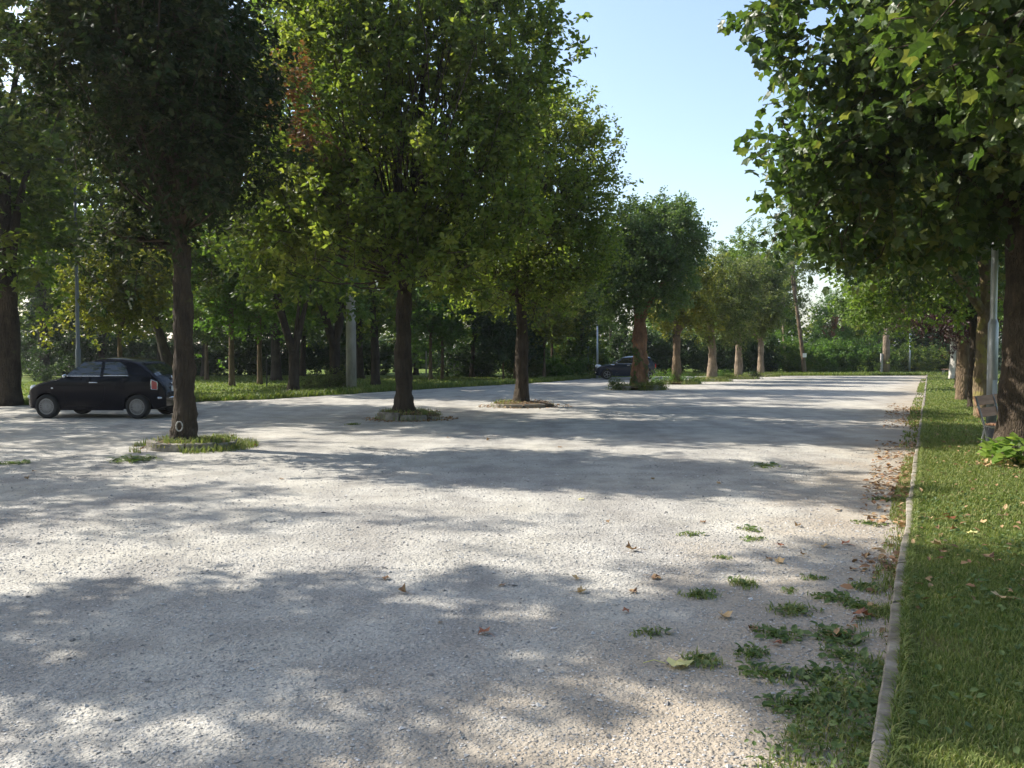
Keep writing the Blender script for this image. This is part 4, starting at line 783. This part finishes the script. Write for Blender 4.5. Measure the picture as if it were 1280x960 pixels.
# ------------------------------------------------------------------ tree pits in the gravel
stone = mat('pit_stone', (.22, .20, .17), .92, spec=.2); q = NB(stone); a = q.noise(5, 6, .65); q.l(q.ramp(a.outputs['Fac'], [(.3, (.10, .09, .07)), (.5, (.22, .20, .165)), (.7, (.36, .33, .28))]), q.b.inputs['Base Color']); q.l(q.bump(a.outputs['Fac'], .8, .05), q.b.inputs['Normal'])
soil = mat('pit_soil', (.12, .085, .055), .98, spec=.1); q = NB(soil); a = q.noise(9, 6, .7); q.l(q.ramp(a.outputs['Fac'], [(.3, (.06, .045, .03)), (.6, (.16, .11, .07)), (.75, (.26, .18, .11))]), q.b.inputs['Base Color']); q.l(q.bump(a.outputs['Fac'], .8, .05), q.b.inputs['Normal'])
def blades(mb, rng, P, h, wd, lean=.5, mt=0):
    n = len(P); a = rng.uniform(0, 6.28, n); d = np.stack([np.cos(a), np.sin(a), a * 0], 1); s_ = np.stack([-np.sin(a), np.cos(a), a * 0], 1)
    h = np.broadcast_to(h, (n,)) * rng.uniform(.5, 1.3, n); ln = lean * rng.uniform(.2, 1.2, n); wv = (np.broadcast_to(wd, (n,)) / 2)[:, None]
    b0 = P - s_ * wv; b1 = P + s_ * wv; up = np.array([0, 0, 1.]); m_ = P + up * (h * .55)[:, None] + d * (h * ln * .3)[:, None]; t = P + up * (h * (1 - .25 * ln))[:, None] + d * (h * ln)[:, None]
    V = np.stack([b0, b1, m_ + s_ * wv * .8, m_ - s_ * wv * .8, t], 1).reshape(-1, 3); o = (np.arange(n) * 5)[:, None, None]; rv = np.clip(rng.normal(.45, .25, n), 0, 1)
    base = mb.nv
    mb.f.append(((o + np.array([(0, 1, 2, 3)])).reshape(-1, 4) + base, mt)); mb.rnd.append(rv); mb.f.append(((o + np.array([(3, 2, 4)])).reshape(-1, 3) + base, mt)); mb.rnd.append(rv)
    mb.v.append(V); mb.nv += n * 5; return mb
def flatleaves(mb, rng, P, size, mt=0, tmpl=LEAF6, tilt=.5):
    n = len(P); a = rng.uniform(0, 6.28, n); T = np.stack([np.cos(a), np.sin(a), rng.normal(size=n) * tilt * .4], 1); Nn = np.stack([rng.normal(size=n) * tilt, rng.normal(size=n) * tilt, np.ones(n)], 1)
    mb.leaves(P, Nn, T, size * rng.uniform(.6, 1.3, n), tmpl, mt, rng); return mb
def disc(rng, n, rx, ry, p=.5):
    a = rng.uniform(0, 6.28, n); r = rng.random(n) ** p; return np.stack([np.cos(a) * r * rx, np.sin(a) * r * ry, np.zeros(n)], 1)
def pit(x, y, rx, label, seed, hgt=.14, ngrass=2500, gh=.14, gr=(1.0, .8), litter=250, broken=.0, cx=0, cyo=0, bush=None, thick=.10, dry=.25, nst=9):
    rng = np.random.default_rng(seed); e = empty('tree_pit', (x + cx, y + cyo, 0)); tag(e, label, 'tree pit', 'tree pits in the gravel')
    ry = rx * .92
    for k in range(nst):
        a0 = 2 * math.pi * k / nst + .02; a1 = 2 * math.pi * (k + 1) / nst - .02
        if rng.random() < broken: continue
        dz = rng.normal() * .012 * (1 + broken * 3); dr = rng.normal() * .015 * (1 + broken * 2); n = 7; prof = [(-thick, -.05), (-thick, hgt - .01), (-thick + .015, hgt), (-.015, hgt), (0, hgt - .015), (.0, -.05)]
        V = [[((rx + dr + p) * math.cos(a), (ry + dr + p) * math.sin(a), z + dz + (rng.normal() * .005 if z > 0 else 0)) for p, z in prof] for a in np.linspace(a0, a1, n)]
        mb = MB(); mb.grid(V); kk = mb.nv; mb.f.append((np.array([[kk - 6 + i for i in range(6)], [kk - n * 6 + i for i in range(6)][::-1]]), 0)); mb.rnd.append(np.array([.5, .5])); mb.build('kerb_stone', [stone], e)
    mb = MB(); rs = np.linspace(0, 1, 9); ths = np.linspace(0, 2 * np.pi, 33)
    mb.grid([[(r * (rx - .02) * math.cos(t), r * (ry - .02) * math.sin(t), hgt * .55 + .10 * (1 - r ** 2) + .012 * math.sin(5 * t + 7 * r) * r) for t in ths] for r in rs]); mb.build('soil', [soil], e, True)
    if ngrass:
        P = disc(rng, ngrass, rx * gr[0], ry * gr[0], .55); k = snoise(P, rng.uniform(0, 6, 3), 4) > -.55 + (1 - gr[1]); P = P[k]; inside = np.hypot(P[:, 0] / rx, P[:, 1] / ry) < .97; P[:, 2] = np.where(inside, hgt * .5 + .04, 0)
        mb = MB(); blades(mb, rng, P, gh, .012, .9); o = mb.build('grass', [M['grass']], e); o['kind'] = 'stuff'
        nd = int(ngrass * dry)
        if nd: P = disc(rng, nd, rx * 1.05, ry * 1.05, .5); P[:, 2] = hgt * .5; mb = MB(); blades(mb, rng, P, gh * .8, .012, 1.2); mb.build('dry_grass', [M['grass_dry']], e)['kind'] = 'stuff'
    if litter:
        P = disc(rng, litter, rx * 1.5, ry * 1.4, .6); inside = np.hypot(P[:, 0] / rx, P[:, 1] / ry) < .95; P[:, 2] = np.where(inside, hgt * .6 + .05 + rng.random(litter) * .04, .012); mb = MB(); flatleaves(mb, rng, P, .065, 0); mb.build('leaf_litter', [M['dry_leaf']], e)['kind'] = 'stuff'
    if bush:
        for bx, by, br, bh, lm in bush:
            make_crown('ivy_clump', rng, [(bx, by, bh * .45, br, br, bh * .5)], 18, 5, 16, .15, .15, .07, .4, .6, .2, RHOMB, lm=M[lm], parent=e, twigs=False)
    return e
pit(ax, ay, .74, 'round grass filled pit with low stone rim at the nearest tree', 501,   .12, 3600, .12, (1.45, .8), 90, cx=.12, cyo=.05)
pit(bx_, by_, .76, 'pit of broken stone blocks and brown litter at the tall loose tree', 502, .18, 900, .16, (1.1, .6), 700, .3, cx=.12, nst=7, thick=.14)
pit(cx_, cy_, .95, 'low pit of litter at the foot of the straight dark trunk', 503, .12, 700, .12, (1.05, .5), 500, .2, cx=.05, nst=8)
pit(dx_, dy_, 1.0, 'pit with ivy clumps around the orange scarred trunk', 504, .2, 1500, .2, (1.2, .8), 150, .1, bush=[(-.95, -.3, .35, .5, 'leaf_green'), (.8, -.2, .3, .35, 'leaf_green'), (.2, -.8, .3, .3, 'leaf_green')])
for i, (px, py, lab, bs) in enumerate([(845, 480, 'weedy pit with bright green clumps at the yellowing tree', [(-.7, -.4, .6, .6, 'leaf_shrub'), (.7, -.3, .55, .5, 'leaf_shrub')]), (888, 476.5, 'pit at the forked pale trunk', None), (923, 473.5, 'pit with tufts left and right at the second last pale trunk', [(-.9, -.2, .5, .5, 'leaf_shrub'), (1, 0, .35, .4, 'leaf_hedge')]), (951, 470.6, 'low grassy pit at the last tree of the row', None)]):
    x, y = gp(px, py); pit(x, y, .85, lab, 510 + i, .13, 1900, .22, (1.5, .9), 90, .35, bush=bs)

# painted ring mark on the nearest trunk
ringm = mat('white_paint', (.36, .35, .32), .9)
mb = MB(); P = []
for t in np.linspace(-3.05, 3.05, 40) + math.pi * 1.5:
    u, v_ = .052 * math.cos(t), .08 * math.sin(t); rad = .215; ang = u / rad; P.append((rad * math.sin(ang + .02), -rad * math.cos(ang + .02), .38 + v_))
mb.tube(P, .012, 6); o = mb.build('painted_ring', [ringm], A, True)

# ------------------------------------------------------------------ grass on the lawn
rng = np.random.default_rng(600)
def strip(n, y0, y1, wmax, pw=1.0, x_off=kw):
    Y = y0 + (y1 - y0) * rng.random(n) ** pw; X = np.array([kerbx(y) for y in Y]) + x_off + rng.random(n) * wmax(Y); return np.stack([X, Y, np.full(n, .045)], 1)
def clumpk(P, f=3.0, thr=-.6): return P[snoise(P, (1, 2, 3), f) + .35 * rng.normal(size=len(P)) > thr]
mb = MB()
blades(mb, rng, clumpk(strip(72000, 2.2, 7.5, lambda Y: .5 + Y * .28)), .034, .0055, .8)
blades(mb, rng, strip(56000, 7.5, 15, lambda Y: 1.2 + Y * .16), .040, .010, .8)
blades(mb, rng, strip(40000, 15, 32, lambda Y: 1.6 + Y * .14), .055, .02, .7)
blades(mb, rng, strip(16000, 32, 59, lambda Y: 2 + Y * .12), .07, .05, .7)
tag(mb.build('lawn_grass', [M['grass']]), 'short lawn grass right of the kerb', 'grass', kind='stuff')
mb = MB(); blades(mb, rng, clumpk(strip(9000, 2.2, 20, lambda Y: .6 + Y * .2, 1.3), 1.3, .3), .05, .009, 1.2); tag(mb.build('dry_grass', [M['grass_dry']]), 'straw coloured blades among the lawn grass', 'grass', kind='stuff')
# clover and plantain leaves in the shaded lawn
P = clumpk(strip(5200, 2.2, 9, lambda Y: .5 + Y * .25, 1.4), 2.2, .25); P[:, 2] += rng.uniform(.015, .05, len(P)); mb = MB(); flatleaves(mb, rng, P, .042, 0, LEAF6, .45)
tag(mb.build('lawn_weeds', [M['weed']]), 'broad clover and plantain leaves in the lawn', 'weeds', kind='stuff')
# grass overhanging the kerb edge
P = strip(11000, 2.2, 24, lambda Y: 0 * Y + .04, 1.2, kw - .022); mb = MB(); blades(mb, rng, P, .06, .007, 1.4); tag(mb.build('edge_grass', [M['grass']]), 'grass leaning over the kerb from the lawn', 'grass', kind='stuff')
# weeds and litter on the gravel side of the kerb
def gside(n, y0, y1, wd, pw=1.0, e=1.6):
    Y = y0 + (y1 - y0) * rng.random(n) ** pw; X = np.array([kerbx(y) for y in Y]) - .005 - rng.random(n) ** e * wd(Y); return np.stack([X, Y, np.full(n, .004)], 1)
P = gside(10000, 2.3, 5.2, lambda Y: .14 + .34 * np.clip((5.2 - Y) / 2.5, 0, 1), 1, 1.7); P = P[snoise(P, (0, 1, 2), 9) + .3 * rng.normal(size=len(P)) > .12]
mb = MB(); blades(mb, rng, P, .042, .006, 1.3); P2 = gside(9000, 5, 14, lambda Y: .16 + 0 * Y); P2 = P2[snoise(P2, (2, 1, 0), 3.5) + .45 * rng.normal(size=len(P2)) > .05]; blades(mb, rng, P2, .05, .007, 1.1); P2 = gside(6000, 14, 50, lambda Y: .3 + 0 * Y); P2 = P2[snoise(P2, (2, 1, 0), 1.5) + .5 * rng.normal(size=len(P2)) > .2]; blades(mb, rng, P2, .07, .03, 1.0)
tag(mb.build('verge_grass', [M['grass']]), 'rough grass growing against the gravel side of the kerb', 'grass', kind='stuff')
P = gside(1700, 2.4, 5.0, lambda Y: .16 + .46 * np.clip((5.2 - Y) / 2.5, 0, 1), 1, 1.7); P = P[snoise(P, (3, 1, 2), 8) + .2 * rng.normal(size=len(P)) > .1]; P[:, 2] += rng.uniform(.005, .05, len(P)); mb = MB(); flatleaves(mb, rng, P, .036, 0, LEAF6, .6); tag(mb.build('verge_weeds', [M['weed']]), 'broad leaved weeds matting the foot of the kerb', 'weeds', kind='stuff')
P = gside(2600, 4.5, 26, lambda Y: .16 + .035 * Y, 1.1, 1.8); P = P[snoise(P, (1, 4, 2), 2.4) + .3 * rng.normal(size=len(P)) > .0]; P[:, 2] += rng.uniform(.004, .03, len(P)); mb = MB(); flatleaves(mb, rng, P[:1300], .07, 0, LEAF6, .4); tag(mb.build('leaf_litter', [M['dry_leaf']]), 'brown dry leaf litter lying along the kerb', 'leaf litter', kind='stuff')
P = strip(420, 5, 22, lambda Y: .5 + Y * .12, 1.2); P[:, 2] += .03; mb = MB(); flatleaves(mb, rng, P, .055, 0, LEAF6, .4); tag(mb.build('lawn_litter', [M['dry_leaf']]), 'small dry leaves scattered on the lawn', 'leaf litter', kind='stuff')
# park lawn: rough edge and sparse tufts
mb = MB(); E = np.array(we); seg = rng.integers(20, len(E) - 1, 26000); t = rng.random(26000)[:, None]; P = E[seg] * (1 - t) + E[seg + 1] * t; P = np.concatenate([P + np.stack([-rng.random(26000) ** 1.5 * 2.2 * .85, rng.random(26000) ** 1.5 * 2.2 * .5], 1), np.full((26000, 1), .0)], 1); blades(mb, rng, P, .22, .035, .8)
P = np.stack([rng.uniform(-26, 0, 22000), rng.uniform(27, 56, 22000), np.zeros(22000)], 1); P = P[P[:, 0] < np.interp(P[:, 1], [24, 27, 31, 42, 51, 56], [-30, -11.5, -7.8, -.8, 3.8, 6])]; blades(mb, rng, P, .10, .05, .8)
P = np.stack([rng.uniform(8, 32, 12000), 59.0 + rng.random(12000) * 4, np.zeros(12000)], 1); blades(mb, rng, P, .25, .05, .8)
tag(mb.build('park_grass', [M['grass_park']]), 'grass of the park lawn and its rough edge to the gravel', 'grass', kind='stuff')

# loose stones on the gravel near the camera
def pebbles(n, y0, y1, s0, s1, hmul=.6):
    Y = y0 + (y1 - y0) * rng.random(n) ** 1.25; half = Y * .66 + .4; X = rng.uniform(-1, 1, n) * half; k = X < np.array([kerbx(y) for y in Y]) - .02; X, Y = X[k], Y[k]; n = len(X)
    s_ = s0 + (s1 - s0) * rng.random(n) ** 2.5; O = np.array([(1, 0, 0), (0, 1, 0), (-1, 0, 0), (0, -1, 0), (0, 0, 1), (0, 0, -.6)]); V = O[None] * s_[:, None, None] * .5 * rng.uniform(.6, 1.3, (n, 6, 1)) + rng.normal(size=(n, 6, 3)) * s_[:, None, None] * .1
    V[:, :, 2] *= hmul; a = rng.uniform(0, 6.28, n); ca, sa = np.cos(a)[:, None], np.sin(a)[:, None]; V = np.stack([V[..., 0] * ca - V[..., 1] * sa * 1.25, V[..., 0] * sa + V[..., 1] * ca, V[..., 2]], -1); V += np.stack([X, Y, s_ * .12], 1)[:, None]
    fs = np.array([(0, 1, 4), (1, 2, 4), (2, 3, 4), (3, 0, 4), (1, 0, 5), (2, 1, 5), (3, 2, 5), (0, 3, 5)]); return V.reshape(-1, 3), ((np.arange(n) * 6)[:, None, None] + fs[None]).reshape(-1, 3), np.repeat(rng.random(n), 8)
pm = mat('pebble', (.4, .39, .37), .85, spec=.2); q = NB(pm); a = q.n('ShaderNodeAttribute', attribute_name='rnd'); q.l(q.ramp(a.outputs['Fac'], [(0, (.16, .155, .15)), (.25, (.33, .32, .30)), (.8, (.48, .465, .44)), (1, (.62, .60, .57))]), q.b.inputs['Base Color'])
mb = MB()
for ar in ((52000, 2.6, 8, .006, .017), (16000, 6, 14, .010, .026), (700, 2.8, 12, .02, .04)):
    V, Fc, rv = pebbles(*ar); mb.add(V, [Fc], 0, rv)
tag(mb.build('loose_gravel', [pm]), 'loose stones lying on the gravel in front', 'gravel', kind='stuff')

# ------------------------------------------------------------------ weed tufts on the gravel
def tuft_mesh(seed, r, nb, nl, h):
    g = np.random.default_rng(seed); mb = MB(); P = disc(g, nb, r, r * .75, 1.1); blades(mb, g, P, h, .007, 1.5); P = disc(g, nl, r * .9, r * .7, .8); P[:, 2] = g.uniform(.01, h * .5, nl); flatleaves(mb, g, P, .045, 1, LEAF6, .5); return mb.mesh('weed_tuft', [M['grass'], M['weed']])
TM = [tuft_mesh(701, .13, 170, 14, .038), tuft_mesh(702, .15, 90, 60, .035), tuft_mesh(703, .10, 80, 8, .022)]
tufts = [(876, 748, 0, 1.1, 'grass tuft on the gravel left of the other mid distance tufts'), (932, 734, 0, 1.1, 'grass tuft right of and just behind the leftmost mid distance one'), (998, 768, 0, 1.4, 'broad grass tuft in the middle of the weeds'),
    (880, 832, 0, 1.05, 'grass tuft touching the big pale yellow leaf'), (814, 796, 2, 1.3, 'thin flat weed patch left of all other weeds near us'), (975, 798, 1, 1.1, 'leafy weed with a brown leaf at its right foot'), (943, 824, 1, .8, 'low weed left of the leafy rosettes'),
    (968, 850, 1, 1.2, 'dark leafy rosette weed in the near shade'), (1028, 852, 1, .9, 'leafy weed right of the dark rosette'), (1042, 752, 1, 1.0, 'weed beside a small dark clod'), (1075, 762, 1, .9, 'weed patch near the kerb behind the red brown leaf'), (1003, 890, 1, 1.2, 'long flat weed at the lower edge of the weeds'),
    (1050, 800, 1, 1.3, 'weed patch merging with the kerb weeds'), (1022, 726, 2, 1.0, 'small weed near the kerb shade'), (1085, 738, 0, 1.1, 'flat weed against the kerb in shade'), (865, 670, 2, 1.4, 'yellowish far weed on the open gravel'), (940, 664, 2, 1.4, 'far weed patch left of the kerb, half way'), (945, 676, 2, 1.3, 'dry far weed beside brown leaves'), (1088, 656, 2, 1.7, 'far weed strip beside the kerb'),
    (440, 531, 0, 1.6, 'weed tuft left of the broken stone pit'), (1052, 806, 2, 1.2, None), (990, 742, 2, .8, None), (905, 700, 2, .8, None), (958, 583, 2, 3.0, 'dark flat weed patch on the gravel by the edge of the tree shade'), (15, 580, 1, 1.6, 'small weed far left on the gravel'), (165, 576, 1, 3.0, 'low weeds spreading left of the nearest pit'), (1110, 626, 2, 2.0, None), (1060, 825, 1, 1.0, None)]
for i, (px, py, k, s_, lab) in enumerate(tufts):
    x, y = gp(px, py); o = bpy.data.objects.new('weed_tuft', TM[k]); COL.objects.link(o); o.location = (x, y, .003); o.scale = (s_, s_, 1 if s_ < 2 else 1.3); o.rotation_euler.z = i * 1.7
    tag(o, lab or 'small low weed tuft between the bigger ones on the gravel by the kerb', 'weed', 'weed tufts on the gravel')
# ------------------------------------------------------------------ fallen leaves
def leaf_obj_mesh(seed, m, curl=.25):
    g = np.random.default_rng(seed); V = np.array(MAPLE[0], float); V[:, 0] -= .4; V = V * np.array([.62, .62, 1.0]); r2 = np.hypot(V[:, 0], V[:, 1]); V[:, 2] = .06 + curl * r2 ** 1.5 * (1 + .8 * g.normal(size=len(V))) + .05 * g.normal(size=len(V)); V[:, 2] -= V[:, 2].min()
    mb = MB(); mb.add(V, [np.array(MAPLE[1][0])], 0, g.random(len(MAPLE[1][0]))); mb.tube([(-.25, 0, .05), (-.5, .08, .1), (-.75, .1, .02)], .012, 4, 0); return mb.mesh('fallen_leaf', [M[m]])
LM = {'br': [leaf_obj_mesh(s, 'dry_leaf', c) for s, c in ((1, .5), (2, .9), (3, .3))], 'rd': [leaf_obj_mesh(4, 'dry_red', .7)], 'tn': [leaf_obj_mesh(5, 'dry_tan', .8), leaf_obj_mesh(6, 'dry_tan', .3)], 'ye': [leaf_obj_mesh(7, 'dry_yellow', .25)]}
fl = [(848, 838, 'ye', .22, 'large pale yellow leaf lying flat beside a grass tuft'), (606, 797, 'rd', .12, 'red brown leaf alone on the gravel left of centre'), (908, 776, 'tn', .15, 'curled tan leaf standing up on the gravel'), (1081, 777, 'rd', .19, 'bright rusty leaf by the kerb weeds'),
    (792, 691, 'br', .15, 'ochre brown leaf at the edge of the near shade'), (820, 726, 'br', .13, 'brown leaf just below the ochre one'), (793, 744, 'br', .11, 'small brown leaf between two others near the middle'), (784, 769, 'rd', .08, 'small dark red leaf near the middle'), (727, 744, 'tn', .11, 'tan leaf left of the middle leaves'),
    (722, 727, 'tn', .10, 'faint tan leaf in the near shade'), (978, 685, 'rd', .10, 'red leaf on the sunlit gravel towards the kerb'), (977, 706, 'tn', .13, 'curled orange leaf standing below the red one'), (965, 702, 'br', .10, 'flat brown leaf beside the curled orange one'), (1033, 686, 'tn', .13, 'pale tan leaf on the sunlit gravel'), (1061, 683, 'rd', .12, 'reddish leaf nearest the kerb litter'),
    (946, 791, 'br', .12, 'dark brown flat leaf left of the leafy weed'), (975, 812, 'rd', .10, 'small reddish leaf at the foot of the leafy weed'), (1052, 801, 'br', .20, 'long brown leaf lying in the kerb weeds'), (1061, 830, 'ye', .09, 'small bright yellow leaf among the kerb weeds'), (727, 626, 'ye', .11, 'small yellow leaf out on the sunlit gravel'),
    (628, 735, 'br', .08, 'small brown leaf in the near shade left of the ochre one'), (480, 727, 'br', .11, 'left one of two brown leaves in the shade left of centre'), (503, 745, 'br', .11, 'right one of two brown leaves in the shade left of centre'), (817, 600, 'tn', .1, 'small tan leaf at the lower edge of the middle tree shade'), (880, 655, 'br', .1, 'brown leaf just behind the yellowish far weed'), (1008, 697, 'br', .09, 'small brown leaf between the curled orange leaf and the kerb litter'), (1095, 765, 'br', .16, 'large brown leaf against the kerb beside the rusty one'), (900, 606, 'tn', .1, None), (1000, 660, 'br', .1, None), (700, 560, 'br', .12, 'brown leaf in the shade in front of the straight dark trunk'), (560, 548, 'br', .12, 'brown leaf just right of the broken stone pit'), (610, 551, 'br', .12, None), (350, 600, 'br', .1, 'brown leaf right of and nearer than the grass filled pit'), (1050, 640, 'br', .1, 'brown leaf farthest towards the kerb on sunlit gravel'), (1085, 700, 'br', .12, None), (1100, 690, 'br', .12, None), (1070, 715, 'br', .1, None), (760, 655, 'br', .07, 'tiny brown leaf alone on the sunlit gravel in the middle'), (550, 783, 'br', .05, 'tiny brown leaf left of the lone red brown one'), (40, 590, 'br', .1, 'brown leaf beside the small weed at the far left'), (30, 600, 'br', .1, None)]
for i, (px, py, k, s_, lab) in enumerate(fl):
    x, y = gp(px, py); ms = LM[k]; o = bpy.data.objects.new('fallen_leaf', ms[i % len(ms)]); COL.objects.link(o); o.location = (x, y, .006); o.scale = (s_,) * 3; o.rotation_euler.z = i * 2.4; tag(o, lab or 'small dry brown leaf lying loose on the gravel', 'leaf', 'fallen leaves on the gravel')
fl2 = [(1190, 652, 'rd', .16, 'red brown leaf on the lawn just right of the kerb'), (1220, 669, 'ye', .14, 'pale yellow leaf on the lawn'), (1176, 683, 'tn', .13, 'tan leaf on the lawn near the shade edge'), (1184, 693, 'br', .12, 'brown leaf on the lawn just inside the shade'), (1195, 664, 'br', .10, 'small brown leaf between the red brown and the yellow one on the lawn'), (1232, 655, 'tn', .11, 'tan leaf on the lawn toward the right'), (1241, 700, 'br', .16, 'brown leaf lying in the lawn shade'), (1257, 751, 'tn', .14, 'tan leaf in the lawn shade at the right'), (1166, 650, 'tn', .1, 'tiny tan leaf close to the kerb on the lawn')]
for i, (px, py, k, s_, lab) in enumerate(fl2):
    d = (CAMZ - .08) * F / (py - HZ); ms = LM[k]; o = bpy.data.objects.new('fallen_leaf', ms[i % len(ms)]); COL.objects.link(o); o.location = (at(px, d), d, .085); o.scale = (s_,) * 3; o.rotation_euler.z = i * 1.3; tag(o, lab, 'leaf', 'fallen leaves on the lawn')
# leafy plant at the foot of the big maple
e = empty('leafy_plant', (at(1288, 11.5), 11.5, .045)); tag(e, 'bright leafy plant with broad leaves at the foot of the big maple', 'plant')
g = np.random.default_rng(9); P = []; T = []; mbs = MB()
for k in range(110):
    a = g.uniform(0, 6.28); rr = .50 * g.random() ** .6; h = .12 + .32 * g.random() * (1.1 - rr); b = (math.cos(a) * rr * .3, math.sin(a) * rr * .3, 0); p = (math.cos(a) * rr * 1.1, math.sin(a) * rr, h); mbs.tube(bez(b, (p[0] * .5, p[1] * .5, h), p, 4), .004, 4); P.append(p); T.append((math.cos(a), math.sin(a), -.35))
P = np.array(P); mb = MB(); mb.leaves(P, np.stack([g.normal(size=110) * .35, g.normal(size=110) * .35 - .3, np.ones(110)], 1), np.array(T), g.uniform(.13, .20, 110), ([(0, 0, 0), (.1, -.38, .03), (.5, -.42, .03), (.95, 0, -.1), (.5, .42, .03), (.1, .38, .03), (.45, 0, 0)], [[(0, 1, 2, 6), (6, 2, 3, 4), (0, 6, 4, 5)]]), 0, g)
mb.build('leaves', [leaf_mat('plant_leaf', [(.11, .19, .03), (.16, .25, .04), (.24, .31, .06)])], e); mbs.build('stems', [M['weed']], e)
# straw of dead leaves around it
P = disc(g, 160, .7, .5, .6); P[:, 2] = g.uniform(.01, .08, 160); mb = MB(); flatleaves(mb, g, P, .08, 0); mb.build('dry_leaves', [M['dry_tan']], e)['kind'] = 'stuff'
for t in [o for o in S.objects if o.type == 'EMPTY' and 'label' not in o and o.parent is None]: print('UNLABELLED', t.name)
